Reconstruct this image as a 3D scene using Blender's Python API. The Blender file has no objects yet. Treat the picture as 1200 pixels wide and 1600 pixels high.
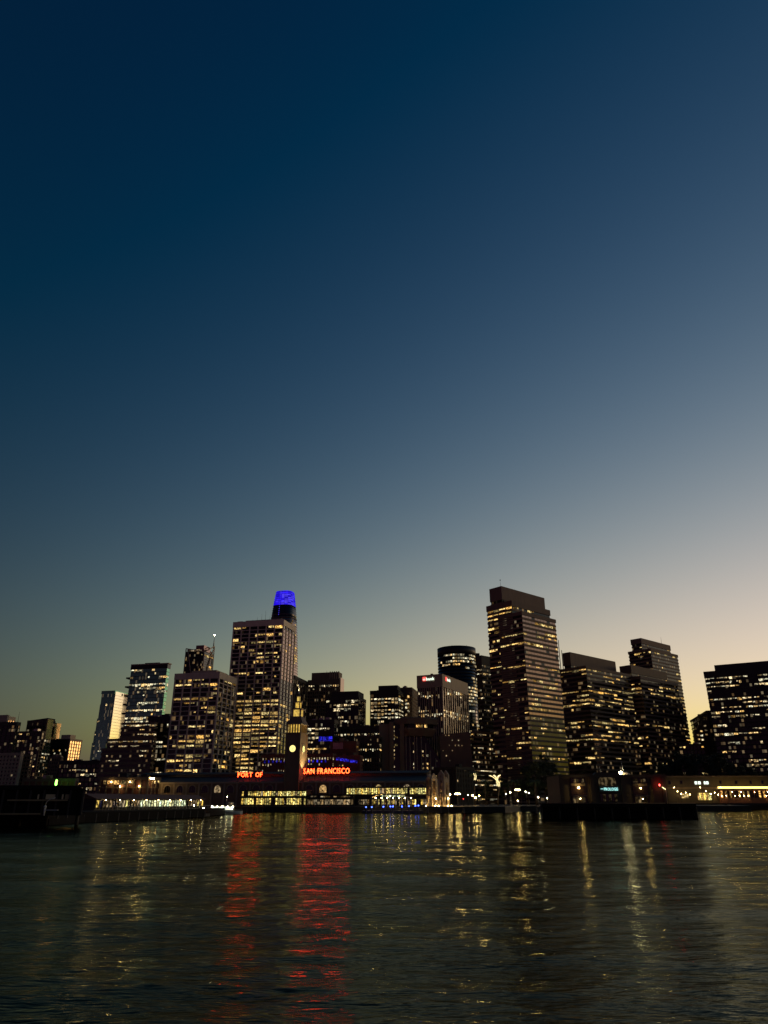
import bpy, bmesh, math, random
import numpy as np
from mathutils import Vector, Matrix

sc = bpy.context.scene
COL = sc.collection
R = math.radians

# ------------------------------------------------------------------ camera
FPX, CX, CY = 1109.0, 600.0, 800.0          # lens and centre in photograph pixels (1200 x 1600)
EYE = 6.0
PITCH = R(22.1)
CT, ST = math.cos(PITCH), math.sin(PITCH)
cam = bpy.data.cameras.new('camera')
cam_ob = bpy.data.objects.new('camera', cam)
COL.objects.link(cam_ob)
cam.sensor_fit = 'VERTICAL'
cam.sensor_height = 36.0
cam.lens = FPX / 1600.0 * 36.0
cam.clip_start = 0.5
cam.clip_end = 20000.0
cam_ob.location = (0, 0, EYE)
cam_ob.rotation_euler = (math.pi / 2 + PITCH, 0, 0)
sc.camera = cam_ob

# ------------------------------------------------------------------ sky
SUN_AZ, SUN_EL = 50.0, -5.0
world = bpy.data.worlds.new('World')
sc.world = world
world.use_nodes = True
nt = world.node_tree
bg = nt.nodes['Background']
sky = nt.nodes.new('ShaderNodeTexSky')
sky.sky_type = 'NISHITA'
sky.sun_disc = False
sky.sun_elevation = R(SUN_EL)
sky.sun_rotation = R(SUN_AZ)
sep = nt.nodes.new('ShaderNodeSeparateColor')
comb = nt.nodes.new('ShaderNodeCombineColor')
nt.links.new(sky.outputs[0], sep.inputs[0])


def wmath(op, a, b):
    n = nt.nodes.new('ShaderNodeMath')
    n.operation = op
    for k, v in enumerate((a, b)):
        if hasattr(v, 'is_linked'):
            nt.links.new(v, n.inputs[k])
        else:
            n.inputs[k].default_value = v
    return n.outputs[0]


# twilight response per channel: gain * L_c^p * L^q, rolling off towards m, over a faint glow low on the horizon all round
lum = wmath('DIVIDE', wmath('ADD', wmath('ADD', sep.outputs[0], sep.outputs[1]), sep.outputs[2]), 3.0)
tco = nt.nodes.new('ShaderNodeTexCoord')
sxyz = nt.nodes.new('ShaderNodeSeparateXYZ')
nt.links.new(tco.outputs['Generated'], sxyz.inputs[0])
zup = wmath('MAXIMUM', sxyz.outputs['Z'], 0.0)
for k, (gain, p, q, m, off, gl, dc) in enumerate(((6.78113, 0.3479, 1.7592, 1.13738, 0.0098, 0.112, 0.115), (5.39108, 0.3186, 1.37906, 0.93, 0.0012, 0.046, 0.119), (2.69312, 2.35661, -1.17679, 1.54137, 0.001, 0.084, 0.128))):
    band = wmath('POWER', 2.71828, wmath('MULTIPLY', zup, -1 / dc))
    v = wmath('MULTIPLY', wmath('MULTIPLY', wmath('POWER', sep.outputs[k], p), wmath('POWER', lum, q)), math.exp(gain))
    v = wmath('DIVIDE', v, wmath('ADD', wmath('DIVIDE', v, m), 1.0))
    v = wmath('MAXIMUM', wmath('SUBTRACT', v, off), 0.0006)
    nt.links.new(wmath('ADD', v, wmath('MULTIPLY', band, gl)), comb.inputs[k])
nt.links.new(comb.outputs[0], bg.inputs[0])
bg.inputs[1].default_value = 1.0

sun = bpy.data.lights.new('sun', 'SUN')
sun.energy = 0.30
sun.angle = R(20)
sun.color = (1.0, 0.62, 0.34)
sun_ob = bpy.data.objects.new('sun', sun)
COL.objects.link(sun_ob)
az = R(SUN_AZ + 8)
sdir = Vector((math.sin(az) * math.cos(R(4)), math.cos(az) * math.cos(R(4)), math.sin(R(4))))
sun_ob.rotation_euler = sdir.to_track_quat('Z', 'Y').to_euler()

vs = sc.view_settings
vs.view_transform = 'Standard'
vs.look = 'None'
vs.exposure = 0.0
vs.gamma = 1.0
sc.render.engine = 'CYCLES'
sc.cycles.use_denoising = True
sc.cycles.max_bounces = 6
sc.cycles.sample_clamp_indirect = 8.0

# ------------------------------------------------------------------ projection helpers


def P(px, py, Y):
    """the point at depth Y that the photograph shows at (px, py)"""
    u, v = (px - CX), (CY - py)
    fwd = FPX * CT - v * ST
    up = v * CT + FPX * ST
    return Vector((u / fwd * Y, Y, EYE + up / fwd * Y))


def ZY(py, Y):
    return P(CX, py, Y).z


def XW(px, Y, z):
    """world x of pixel column px at depth Y, height z"""
    fwd = Y * CT + (z - EYE) * ST
    return (px - CX) / FPX * fwd


# ------------------------------------------------------------------ materials
MATS = {}


def mk(name):
    m = bpy.data.materials.new(name)
    m.use_nodes = True
    MATS[name] = m
    return m, m.node_tree, m.node_tree.nodes, m.node_tree.links


def solid(name, col, rough=0.7, var=0.25, scale=0.35, metal=0.0, bump=0.0, spec=0.5):
    m, t, n, l = mk(name)
    b = n['Principled BSDF']
    geo = n.new('ShaderNodeNewGeometry')
    mp = n.new('ShaderNodeMapping')
    mp.inputs['Scale'].default_value = (1, 1, 0.35)
    l.new(geo.outputs['Position'], mp.inputs[0])
    nz = n.new('ShaderNodeTexNoise')
    nz.inputs['Scale'].default_value = scale
    nz.inputs['Detail'].default_value = 5
    l.new(mp.outputs[0], nz.inputs['Vector'])
    oi = n.new('ShaderNodeObjectInfo')
    mix = n.new('ShaderNodeMix')
    mix.data_type = 'RGBA'
    mix.inputs[6].default_value = tuple(c * (1 - var) for c in col) + (1,)
    mix.inputs[7].default_value = tuple(min(1, c * (1 + var)) for c in col) + (1,)
    ad = n.new('ShaderNodeMath')
    ad.operation = 'MULTIPLY_ADD'
    ad.inputs[1].default_value = 0.3
    l.new(oi.outputs['Random'], ad.inputs[0])
    l.new(nz.outputs[0], ad.inputs[2])
    s2 = n.new('ShaderNodeMath')
    s2.operation = 'SUBTRACT'
    s2.inputs[1].default_value = 0.15
    l.new(ad.outputs[0], s2.inputs[0])
    l.new(s2.outputs[0], mix.inputs[0])
    l.new(mix.outputs[2], b.inputs['Base Color'])
    b.inputs['Roughness'].default_value = rough
    b.inputs['Metallic'].default_value = metal
    b.inputs['Specular IOR Level'].default_value = spec
    if bump:
        bp = n.new('ShaderNodeBump')
        bp.inputs['Strength'].default_value = bump
        bp.inputs['Distance'].default_value = 0.1
        l.new(nz.outputs[0], bp.inputs['Height'])
        l.new(bp.outputs[0], b.inputs['Normal'])
    return m


def glass(name, col, rough=0.08, metal=0.0, spec=0.5, wob=0.02, rooms=0.0):
    """window glass of a curtain wall: dark, reflecting, each pane slightly out of plane; a few rooms behind it have a faint light on.
    The pane size comes from the object (cell_w, cell_h)."""
    m, t, n, l = mk(name)
    b = n['Principled BSDF']
    b.inputs['Base Color'].default_value = tuple(col) + (1,)
    b.inputs['Roughness'].default_value = rough
    b.inputs['Metallic'].default_value = metal
    b.inputs['Specular IOR Level'].default_value = spec
    geo = n.new('ShaderNodeNewGeometry')
    tc = n.new('ShaderNodeTexCoord')
    at = []
    for nm in ('cell_w', 'cell_h'):
        q = n.new('ShaderNodeAttribute')
        q.attribute_type = 'OBJECT'
        q.attribute_name = nm
        mx_ = n.new('ShaderNodeMath')
        mx_.operation = 'MAXIMUM'
        mx_.inputs[1].default_value = 1.0
        l.new(q.outputs['Fac'], mx_.inputs[0])
        at.append(mx_.outputs[0])
    cv = n.new('ShaderNodeCombineXYZ')
    l.new(at[0], cv.inputs[0])
    l.new(at[0], cv.inputs[1])
    l.new(at[1], cv.inputs[2])
    dv = n.new('ShaderNodeVectorMath')
    dv.operation = 'DIVIDE'
    l.new(tc.outputs['Object'], dv.inputs[0])
    l.new(cv.outputs[0], dv.inputs[1])
    off = n.new('ShaderNodeVectorMath')
    off.operation = 'ADD'
    off.inputs[1].default_value = (0.003, 0.003, 0.003)
    l.new(dv.outputs[0], off.inputs[0])
    sn = n.new('ShaderNodeVectorMath')
    sn.operation = 'FLOOR'
    l.new(off.outputs[0], sn.inputs[0])
    oi = n.new('ShaderNodeObjectInfo')
    wn = n.new('ShaderNodeTexWhiteNoise')
    wn.noise_dimensions = '4D'
    l.new(sn.outputs[0], wn.inputs['Vector'])
    l.new(oi.outputs['Random'], wn.inputs['W'])
    s = n.new('ShaderNodeVectorMath')
    s.operation = 'SUBTRACT'
    s.inputs[1].default_value = (0.5, 0.5, 0.5)
    l.new(wn.outputs['Color'], s.inputs[0])
    sc_ = n.new('ShaderNodeVectorMath')
    sc_.operation = 'SCALE'
    sc_.inputs['Scale'].default_value = wob
    l.new(s.outputs[0], sc_.inputs[0])
    a = n.new('ShaderNodeVectorMath')
    a.operation = 'ADD'
    l.new(geo.outputs['Normal'], a.inputs[0])
    l.new(sc_.outputs[0], a.inputs[1])
    nr = n.new('ShaderNodeVectorMath')
    nr.operation = 'NORMALIZE'
    l.new(a.outputs[0], nr.inputs[0])
    l.new(nr.outputs[0], b.inputs['Normal'])
    if rooms:
        mr = n.new('ShaderNodeMapRange')
        mr.inputs['From Min'].default_value = 0.88
        mr.inputs['From Max'].default_value = 1.0
        mr.inputs['To Min'].default_value = 0.0
        mr.inputs['To Max'].default_value = rooms
        l.new(wn.outputs['Value'], mr.inputs[0])
        hs_ = n.new('ShaderNodeAttribute')
        hs_.attribute_type = 'OBJECT'
        hs_.attribute_name = 'cell_h'
        g0 = n.new('ShaderNodeMath')
        g0.operation = 'GREATER_THAN'
        g0.inputs[1].default_value = 0.5
        l.new(hs_.outputs['Fac'], g0.inputs[0])
        g1 = n.new('ShaderNodeMath')
        g1.operation = 'MULTIPLY'
        l.new(g0.outputs[0], g1.inputs[0])
        l.new(mr.outputs[0], g1.inputs[1])
        mix = n.new('ShaderNodeMix')
        mix.data_type = 'RGBA'
        mix.inputs[6].default_value = (1.0, 0.55, 0.2, 1)
        mix.inputs[7].default_value = (1.0, 0.82, 0.5, 1)
        sx_ = n.new('ShaderNodeSeparateXYZ')
        l.new(wn.outputs['Color'], sx_.inputs[0])
        l.new(sx_.outputs[1], mix.inputs[0])
        l.new(mix.outputs[2], b.inputs['Emission Color'])
        l.new(g1.outputs[0], b.inputs['Emission Strength'])
        m.cycles.emission_sampling = 'NONE'
    return m


def lit(name, warm, cool, lo, hi, cell=1.05, patch=0.93, sampling=False):
    """a lit office window: ceiling lights and blinds seen behind the pane, every room with a brightness of its own"""
    m, t, n, l = mk(name)
    n.remove(n['Principled BSDF'])
    out = n['Material Output']
    em = n.new('ShaderNodeEmission')
    oi = n.new('ShaderNodeObjectInfo')
    geo = n.new('ShaderNodeNewGeometry')
    mp = n.new('ShaderNodeMapping')
    mp.inputs['Scale'].default_value = (1 / cell, 1 / cell, 0.9 / cell)
    l.new(geo.outputs['Position'], mp.inputs[0])
    nz = n.new('ShaderNodeTexNoise')
    nz.inputs['Scale'].default_value = 1.0
    nz.inputs['Detail'].default_value = 2
    l.new(mp.outputs[0], nz.inputs['Vector'])
    rp = n.new('ShaderNodeMapRange')
    rp.inputs['From Min'].default_value = 0.42
    rp.inputs['From Max'].default_value = 0.60
    rp.inputs['To Min'].default_value = 1 - patch
    rp.inputs['To Max'].default_value = 1.0
    l.new(nz.outputs[0], rp.inputs[0])
    wn = n.new('ShaderNodeTexWhiteNoise')
    wn.noise_dimensions = '1D'
    l.new(oi.outputs['Random'], wn.inputs['W'])
    mix = n.new('ShaderNodeMix')
    mix.data_type = 'RGBA'
    mix.inputs[6].default_value = tuple(warm) + (1,)
    mix.inputs[7].default_value = tuple(cool) + (1,)
    l.new(wn.outputs['Value'], mix.inputs[0])
    l.new(mix.outputs[2], em.inputs[0])
    pw = n.new('ShaderNodeMath')
    pw.operation = 'POWER'
    pw.inputs[1].default_value = 1.6
    l.new(oi.outputs['Random'], pw.inputs[0])
    st = n.new('ShaderNodeMapRange')
    st.inputs['To Min'].default_value = lo
    st.inputs['To Max'].default_value = hi
    l.new(pw.outputs[0], st.inputs[0])
    mu = n.new('ShaderNodeMath')
    mu.operation = 'MULTIPLY'
    l.new(st.outputs[0], mu.inputs[0])
    l.new(rp.outputs[0], mu.inputs[1])
    l.new(mu.outputs[0], em.inputs[1])
    l.new(em.outputs[0], out.inputs[0])
    m.cycles.emission_sampling = 'AUTO' if sampling else 'NONE'
    return m


def glow(name, col, strength, sampling=True):
    m, t, n, l = mk(name)
    n.remove(n['Principled BSDF'])
    em = n.new('ShaderNodeEmission')
    em.inputs[0].default_value = tuple(col) + (1,)
    em.inputs[1].default_value = strength
    l.new(em.outputs[0], n['Material Output'].inputs[0])
    m.cycles.emission_sampling = 'AUTO' if sampling else 'NONE'
    return m


solid('travertine', (0.80, 0.65, 0.47))
solid('dim_stucco', (0.13, 0.10, 0.06), bump=0.2)
solid('matte_black', (0.012, 0.011, 0.010), rough=0.9, spec=0.1)  # near-black matte for the pier decks and the near shed
solid('tan_stone', (0.55, 0.41, 0.27))
solid('brown_stone', (0.23, 0.155, 0.10))
solid('dark_stone', (0.10, 0.075, 0.05))
solid('concrete', (0.28, 0.20, 0.12), bump=0.2)
solid('pale_concrete', (0.45, 0.36, 0.25), bump=0.2)
solid('pale_wall', (0.62, 0.48, 0.32))
solid('black_metal', (0.03, 0.028, 0.025), rough=0.5)
solid('charcoal', (0.05, 0.045, 0.04), rough=0.6)
solid('brick', (0.22, 0.09, 0.055))
solid('red_roof', (0.16, 0.07, 0.04))
solid('slate', (0.06, 0.055, 0.05))
solid('quay_concrete', (0.05, 0.045, 0.035), bump=0.4)
solid('paving', (0.14, 0.12, 0.10))
solid('wet_timber', (0.05, 0.04, 0.03), bump=0.5)
solid('white_paint', (0.72, 0.70, 0.66), rough=0.4)
solid('bark', (0.09, 0.06, 0.04), bump=0.6, scale=4)
solid('leaf_dark', (0.035, 0.05, 0.02), rough=0.6, var=0.5)
solid('palm_leaf', (0.05, 0.075, 0.03), rough=0.55, var=0.4)
solid('steel', (0.35, 0.34, 0.32), rough=0.35, metal=0.8)
glass('glass_dark', (0.012, 0.012, 0.013), rooms=0.20)
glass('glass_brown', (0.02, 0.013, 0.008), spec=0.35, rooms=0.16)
glass('glass_teal', (0.20, 0.52, 0.36), rough=0.06, metal=0.8, rooms=0.12)
glass('glass_mirror', (0.97, 0.94, 0.86), rough=0.10, metal=1.0)
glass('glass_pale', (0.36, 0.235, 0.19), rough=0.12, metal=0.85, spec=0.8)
glass('glass_amber', (0.92, 0.68, 0.42), rough=0.22, metal=1.0, wob=0.05)  # amber afterglow on side walls, put into the mirror tint
lit('lit_office', (1.0, 0.52, 0.11), (1.0, 0.78, 0.32), 0.2, 2.3)
lit('lit_white', (1.0, 0.58, 0.17), (1.0, 0.95, 0.66), 0.2, 2.2)
lit('lit_amber', (1.0, 0.50, 0.12), (1.0, 0.72, 0.28), 0.35, 2.4)
lit('lit_cabin', (1.0, 0.95, 0.62), (0.85, 1.0, 0.85), 2.0, 5.0, patch=0.4, sampling=True)
lit('lit_faint', (1.0, 0.60, 0.22), (1.0, 0.72, 0.36), 0.03, 0.22)
lit('lit_dim', (1.0, 0.60, 0.22), (1.0, 0.80, 0.5), 0.08, 0.8)
lit('lit_blue', (0.03, 0.03, 1.0), (0.05, 0.04, 0.8), 0.3, 1.5)
lit('lit_arcade', (1.0, 0.62, 0.10), (0.95, 0.85, 0.30), 0.55, 2.9, cell=0.8, patch=0.95, sampling=True)
lit('lit_terminal', (0.95, 0.85, 0.38), (0.75, 0.92, 0.6), 0.7, 4.5, cell=0.8, patch=0.9, sampling=True)
glow('neon_red', (1.0, 0.042, 0.008), 19.0)
lit('belfry', (1.0, 0.62, 0.11), (1.0, 0.70, 0.16), 0.8, 1.3, cell=1.2, patch=0.45, sampling=True)
glow('clock_dial', (1.0, 0.82, 0.26), 1.5)
glow('lamp_warm', (1.0, 0.68, 0.26), 100.0)
glow('lamp_white', (1.0, 0.84, 0.5), 90.0)
glow('lamp_red', (1.0, 0.04, 0.03), 16.0)
glow('lamp_green', (0.25, 1.0, 0.10), 6.0)
glow('lamp_blue', (0.05, 0.10, 1.0), 12.0)
glow('string_light', (1.0, 0.80, 0.36), 3.0)
glow('sign_white', (0.85, 1.0, 0.85), 1.6, False)
glow('sign_red', (1.0, 0.10, 0.08), 1.6, False)
glow('sign_cyan', (0.45, 1.0, 0.95), 1.5, False)
glow('awning_light', (1.0, 0.70, 0.20), 3.0)

# ------------------------------------------------------------------ object helpers
MESH = {}


def cube_mesh(mat):
    if mat not in MESH:
        me = bpy.data.meshes.new('block_' + mat)
        v = [(x, y, z) for x in (-.5, .5) for y in (-.5, .5) for z in (-.5, .5)]
        f = [(0, 1, 3, 2), (4, 6, 7, 5), (0, 4, 5, 1), (2, 3, 7, 6), (0, 2, 6, 4), (1, 5, 7, 3)]
        me.from_pydata(v, [], f)
        me.materials.append(MATS[mat])
        MESH[mat] = me
    return MESH[mat]


def tag(o, label=None, cat=None, group=None, kind=None):
    if label:
        o['label'] = label
    if cat:
        o['category'] = cat
    if group:
        o['group'] = group
    if kind:
        o['kind'] = kind
    return o


def thing(name, label, cat, loc=(0, 0, 0), rot=0.0, group=None):
    o = bpy.data.objects.new(name, None)
    COL.objects.link(o)
    o.location = loc
    o.rotation_euler = (0, 0, rot)
    o.empty_display_size = 1.0
    return tag(o, label, cat, group)


def link(name, me, parent=None, loc=(0, 0, 0)):
    o = bpy.data.objects.new(name, me)
    COL.objects.link(o)
    o.parent = parent
    o.location = loc
    return o


def bx(name, parent, x, y, z, mat):
    """a block between the local limits x, y, z"""
    o = link(name, cube_mesh(mat), parent, ((x[0] + x[1]) / 2, (y[0] + y[1]) / 2, (z[0] + z[1]) / 2))
    o.scale = (abs(x[1] - x[0]), abs(y[1] - y[0]), abs(z[1] - z[0]))
    return o


def mesh(name, verts, faces, mat, parent=None, smooth=False, kind=None):
    me = bpy.data.meshes.new(name)
    me.from_pydata([tuple(v) for v in verts], [], faces)
    me.materials.append(MATS[mat])
    if smooth:
        me.polygons.foreach_set('use_smooth', [True] * len(me.polygons))
    me.update()
    o = link(name, me, parent)
    if kind:
        o['kind'] = kind
    return o


def prism(name, parent, poly, z0, z1, mat):
    """upright prism over a polygon of local (x, y), counter-clockwise"""
    k = len(poly)
    v = [(x, y, z0) for x, y in poly] + [(x, y, z1) for x, y in poly]
    f = [tuple(range(k - 1, -1, -1)), tuple(range(k, 2 * k))] + [(i, (i + 1) % k, k + (i + 1) % k, k + i) for i in range(k)]
    return mesh(name, v, f, mat, parent)


def profile(name, parent, pts, y0, y1, mat):
    """a profile of local (x, z) drawn out from y0 to y1"""
    k = len(pts)
    v = [(x, y0, z) for x, z in pts] + [(x, y1, z) for x, z in pts]
    f = [tuple(range(k)), tuple(range(2 * k - 1, k - 1, -1))] + [(i, k + i, k + (i + 1) % k, (i + 1) % k) for i in range(k)]
    return mesh(name, v, f, mat, parent)


def lathe(name, parent, prof, mat, n=24, loc=(0, 0, 0), smooth=True, pw=2.0):
    """prof: (radius, z); pw above 2 squares the plan"""
    v, f = [], []
    for r, z in prof:
        for i in range(n):
            a = 2 * math.pi * i / n
            c, s = math.cos(a), math.sin(a)
            q = (abs(c) ** pw + abs(s) ** pw) ** (-1 / pw)
            v.append((c * q * r, s * q * r, z))
    for j in range(len(prof) - 1):
        for i in range(n):
            a, b = j * n + i, j * n + (i + 1) % n
            f.append((a, b, b + n, a + n))
    f.append(tuple(range(n - 1, -1, -1)))
    f.append(tuple(range((len(prof) - 1) * n, len(prof) * n)))
    o = mesh(name, v, f, mat, parent, False)
    if smooth:
        o.data.polygons.foreach_set('use_smooth', [True] * (len(o.data.polygons) - 2) + [False, False])
    o.location = loc
    return o


def tube(name, parent, pts, rad, mat, n=6):
    v, f = [], []
    pts = [Vector(p) for p in pts]
    rads = rad if isinstance(rad, (list, tuple)) else [rad] * len(pts)
    for i, p in enumerate(pts):
        d = (pts[min(i + 1, len(pts) - 1)] - pts[max(i - 1, 0)]).normalized()
        a = d.orthogonal().normalized()
        b = d.cross(a)
        for k in range(n):
            t = 2 * math.pi * k / n
            v.append(p + (a * math.cos(t) + b * math.sin(t)) * rads[i])
    for i in range(len(pts) - 1):
        for k in range(n):
            f.append((i * n + k, i * n + (k + 1) % n, (i + 1) * n + (k + 1) % n, (i + 1) * n + k))
    f.append(tuple(range(n - 1, -1, -1)))
    f.append(tuple(range((len(pts) - 1) * n, len(pts) * n)))
    return mesh(name, v, f, mat, parent, True)


def letters(parent, text, x0, x1, z0, h, y, mat, bold=0.02, name='letter', axis='x'):
    """every letter a part; the word runs from local x0 to x1 on the plane y"""
    made = []
    cur = 0.0
    for ch in text:
        if ch == ' ':
            cur += 0.45
            continue
        cu = bpy.data.curves.new('letter', 'FONT')
        cu.body = ch
        cu.extrude = 0.06
        cu.offset = bold
        cu.resolution_u = 2
        tmp = bpy.data.objects.new('tmp', cu)
        me = bpy.data.meshes.new_from_object(tmp)
        bpy.data.objects.remove(tmp)
        co = np.empty(len(me.vertices) * 3)
        me.vertices.foreach_get('co', co)
        co = co.reshape(-1, 3)
        w = co[:, 0].max() - co[:, 0].min()
        co[:, 0] -= co[:, 0].min()
        me.vertices.foreach_set('co', co.ravel())
        me.materials.clear()
        me.materials.append(MATS[mat])
        made.append((me, cur))
        cur += w + 0.14
    tot = cur - 0.14
    s = (x1 - x0) / tot
    for me, c in made:
        if axis == 'x':
            o = link(name, me, parent, (x0 + c * s, y, z0))
            o.rotation_euler = (math.pi / 2, 0, 0)
        else:
            o = link(name, me, parent, (y, x0 + c * s, z0))
            o.rotation_euler = (math.pi / 2, 0, math.pi / 2)
        o.scale = (s, h / 0.72, 1.0)


# ------------------------------------------------------------------ towers
GS = R(-13.0)      # the grid south of the market street
GE = R(-49.0)      # the grid of the towers north of it


class Tower:
    """Root at the foot of the corner that points at the bay. Local x runs along the wide bay front (the building lies at x < 0),
    local y along the side face (y > 0)."""

    def __init__(s, name, label, rot, cx, cy, Y, z0=3.0, cat='building', group=None):
        s.rot = rot
        c = P(cx, cy, Y)
        s.C = Vector((c.x, c.y, 0))
        s.top = c.z
        s.z0 = z0
        s.root = thing(name, label, cat, (c.x, c.y, z0), rot, group)
        s.ux = Vector((math.cos(rot), math.sin(rot), 0))
        s.uy = Vector((-math.sin(rot), math.cos(rot), 0))
        s.Y = Y
        s.cx = cx

    def width(s, base, u, px, z):
        k = (px - CX) / FPX
        fwd = base.y * CT + (z - EYE) * ST
        return (k * fwd - base.x) / (u.x - k * u.y * CT)

    def ext(s, cx, cy, Y, xl, xr):
        """local limits of a block whose roof corners stand at those pixels"""
        c = P(cx, cy, Y)
        z = c.z
        wl = s.width(Vector((c.x, c.y, 0)), -s.ux, xl, z)
        wr = s.width(Vector((c.x, c.y, 0)), s.uy, xr, z)
        d = Vector((c.x, c.y, 0)) - s.C
        lx, ly = d.dot(s.ux), d.dot(s.uy)
        return (lx - abs(wl), lx), (ly, ly + abs(wr)), z - s.z0

    def zl(s, py, Y=None):
        return ZY(py, Y or s.Y) - s.z0

    def block(s, E, core='glass_dark', frame='travertine', fh=3.9, nl=6, nr=4, pw=0.9, pd=0.5, bh=0.9, bd=0.35, para=5.0,
              zb=0.0, base=0.10, rows=(), seed=1, sub=3, mat='lit_office', matr=None, cap=True, baser=None, gap=0.0, fill=None):
        x, y, zt = E
        root = s.root
        rng = random.Random(seed)
        z1 = zt - para
        o = mesh('core', [(a, b_, c) for a in (x[0] - x[1], 0) for b_ in (0, y[1] - y[0]) for c in (zb - z1, para - 0.4)],
                 [(0, 1, 3, 2), (4, 6, 7, 5), (0, 4, 5, 1), (2, 3, 7, 6), (0, 2, 6, 4), (1, 5, 7, 3)], core, root)
        o.location = (x[1], y[0], z1)
        o['cell_w'] = max(1.0, (x[1] - x[0]) / max(1, nl) / sub)
        o['cell_h'] = fh
        if cap:
            e = max(pd, bd) + 0.12
            bx('parapet', root, (x[0] - e, x[1] + e), (y[0] - e, y[1] + e), (zt - para, zt), frame)
        nf = int((zt - para - zb) / fh)
        z1 = zt - para
        if bh > 0:
            for f in range(1, nf + 1):
                z = z1 - f * fh
                bx('floor_band', root, (x[0] - bd, x[1] + bd), (y[0] - bd, y[1] + bd), (z, z + bh), frame)
        wl, wr = x[1] - x[0], y[1] - y[0]
        if pw > 0:
            for i in range(nl):
                cxp = x[0] + wl * i / nl
                bx('pier', root, (cxp - pw / 2, cxp + pw / 2), (y[0] - pd, y[0] + 0.2), (zb, z1 + 0.1), frame)
            bx('pier', root, (x[1] - pw / 2, x[1] + pd), (y[0] - pd, y[0] + pw / 2), (zb, z1 + 0.1), frame)
            for i in range(1, nr + 1):
                cyp = y[0] + wr * i / nr
                bx('pier', root, (x[1] - 0.2, x[1] + pd), (cyp - pw / 2, cyp + pw / 2), (zb, z1 + 0.1), frame)
        # lit windows: which floors work late
        dens = [base * rng.choice((0.15, 0.4, 0.8, 1.2, 2.2)) for _ in range(nf + 1)]
        for r in rows:
            py, d = r[0], r[1]
            z = s.zl(py, s.C.y)
            f = int((z1 - z) // fh)
            if 0 <= f < nf:
                dens[f] = d if len(r) < 3 else (d, r[2], r[3])
        for face, n, L0, L in (('L', nl, x[0], wl), ('R', nr, y[0], wr)):
            if n <= 0:
                continue
            bw = L / n
            m_ = mat if face == 'L' else (matr or mat)
            for f in range(nf):
                d = dens[f]
                lo, hi = 0.0, 1.0
                if isinstance(d, tuple):
                    if face == 'L':
                        d, lo, hi = d
                    else:
                        d = base
                if face == 'R' and baser is not None:
                    d = d * baser
                zlo, zhi = z1 - (f + 1) * fh + bh + 0.25, z1 - f * fh - 0.25
                if zhi > z1 - f * fh - 0.25 - 0.01:
                    pass
                state = [False] * (n * sub)
                on = rng.random() < d
                stay = 0.55 + 0.4 * min(1, d)
                for i in range(n * sub):
                    if rng.random() > (stay if on else 0.62):
                        on = rng.random() < d
                    t = (i + .5) / (n * sub)
                    state[i] = on and lo <= t <= hi
                for b in range(n):
                    i = 0
                    while i < sub:
                        if not state[b * sub + i]:
                            i += 1
                            continue
                        j = i
                        while j < sub and state[b * sub + j]:
                            j += 1
                        inner = max(0.12, pw / 2 + 0.08)
                        a0 = L0 + bw * b + inner + (bw - 2 * inner) * i / sub
                        a1 = L0 + bw * b + inner + (bw - 2 * inner) * j / sub - 0.12
                        full = rng.random() < .22
                        bot = zlo if full else zhi - rng.uniform(.3, .75) * (zhi - zlo)
                        if face == 'L':
                            bx('lit_window', root, (a0, a1), (y[0] - 0.16, y[0] + 0.05), (bot, zhi), m_)
                        else:
                            bx('lit_window', root, (x[1] - 0.05, x[1] + 0.16), (a0, a1), (bot, zhi), m_)
                        i = j
        return E


def tower(name, label, rot, cx, cy, Y, xl, xr, z0=3.0, cat='building', **kw):
    t = Tower(name, label, rot, cx, cy, Y, z0, cat)
    E = t.ext(cx, cy, Y, xl, xr)
    t.E = E
    t.block(E, **kw)
    roof_plant(t, E, kw.get('seed', 1))
    return t


def roof_plant(t, E, seed):
    """vents, tanks and rails on a roof"""
    rng = random.Random(seed * 31 + 7)
    x, y, z = E
    for _ in range(rng.choice((2, 3, 4))):
        w, d, h = rng.uniform(2, 6), rng.uniform(2, 5), rng.uniform(.8, 2.6)
        a = rng.uniform(x[0] + 1, max(x[0] + 1.5, x[1] - w - 1))
        b = rng.uniform(y[0] + 1, max(y[0] + 1.5, y[1] - d - 1))
        bx('roof_vent', t.root, (a, a + w), (b, b + d), (z - .2, z + h), rng.choice(('charcoal', 'concrete', 'steel')))
    if rng.random() < .6:
        a, b = rng.uniform(x[0] + 1, x[1] - 1), y[0] + rng.uniform(.3, .8) * (y[1] - y[0])
        antenna(t, a, b, z, rng.uniform(2, 6), .12)


def antenna(t, x, y, z, h, r=0.25, name='antenna', mat='charcoal'):
    return tube(name, t.root, [(x, y, z - 0.5), (x, y, z + h)], [r, r * 0.4], mat)

# ------------------------------------------------------------------ water and land
rngw = np.random.default_rng(7)


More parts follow.
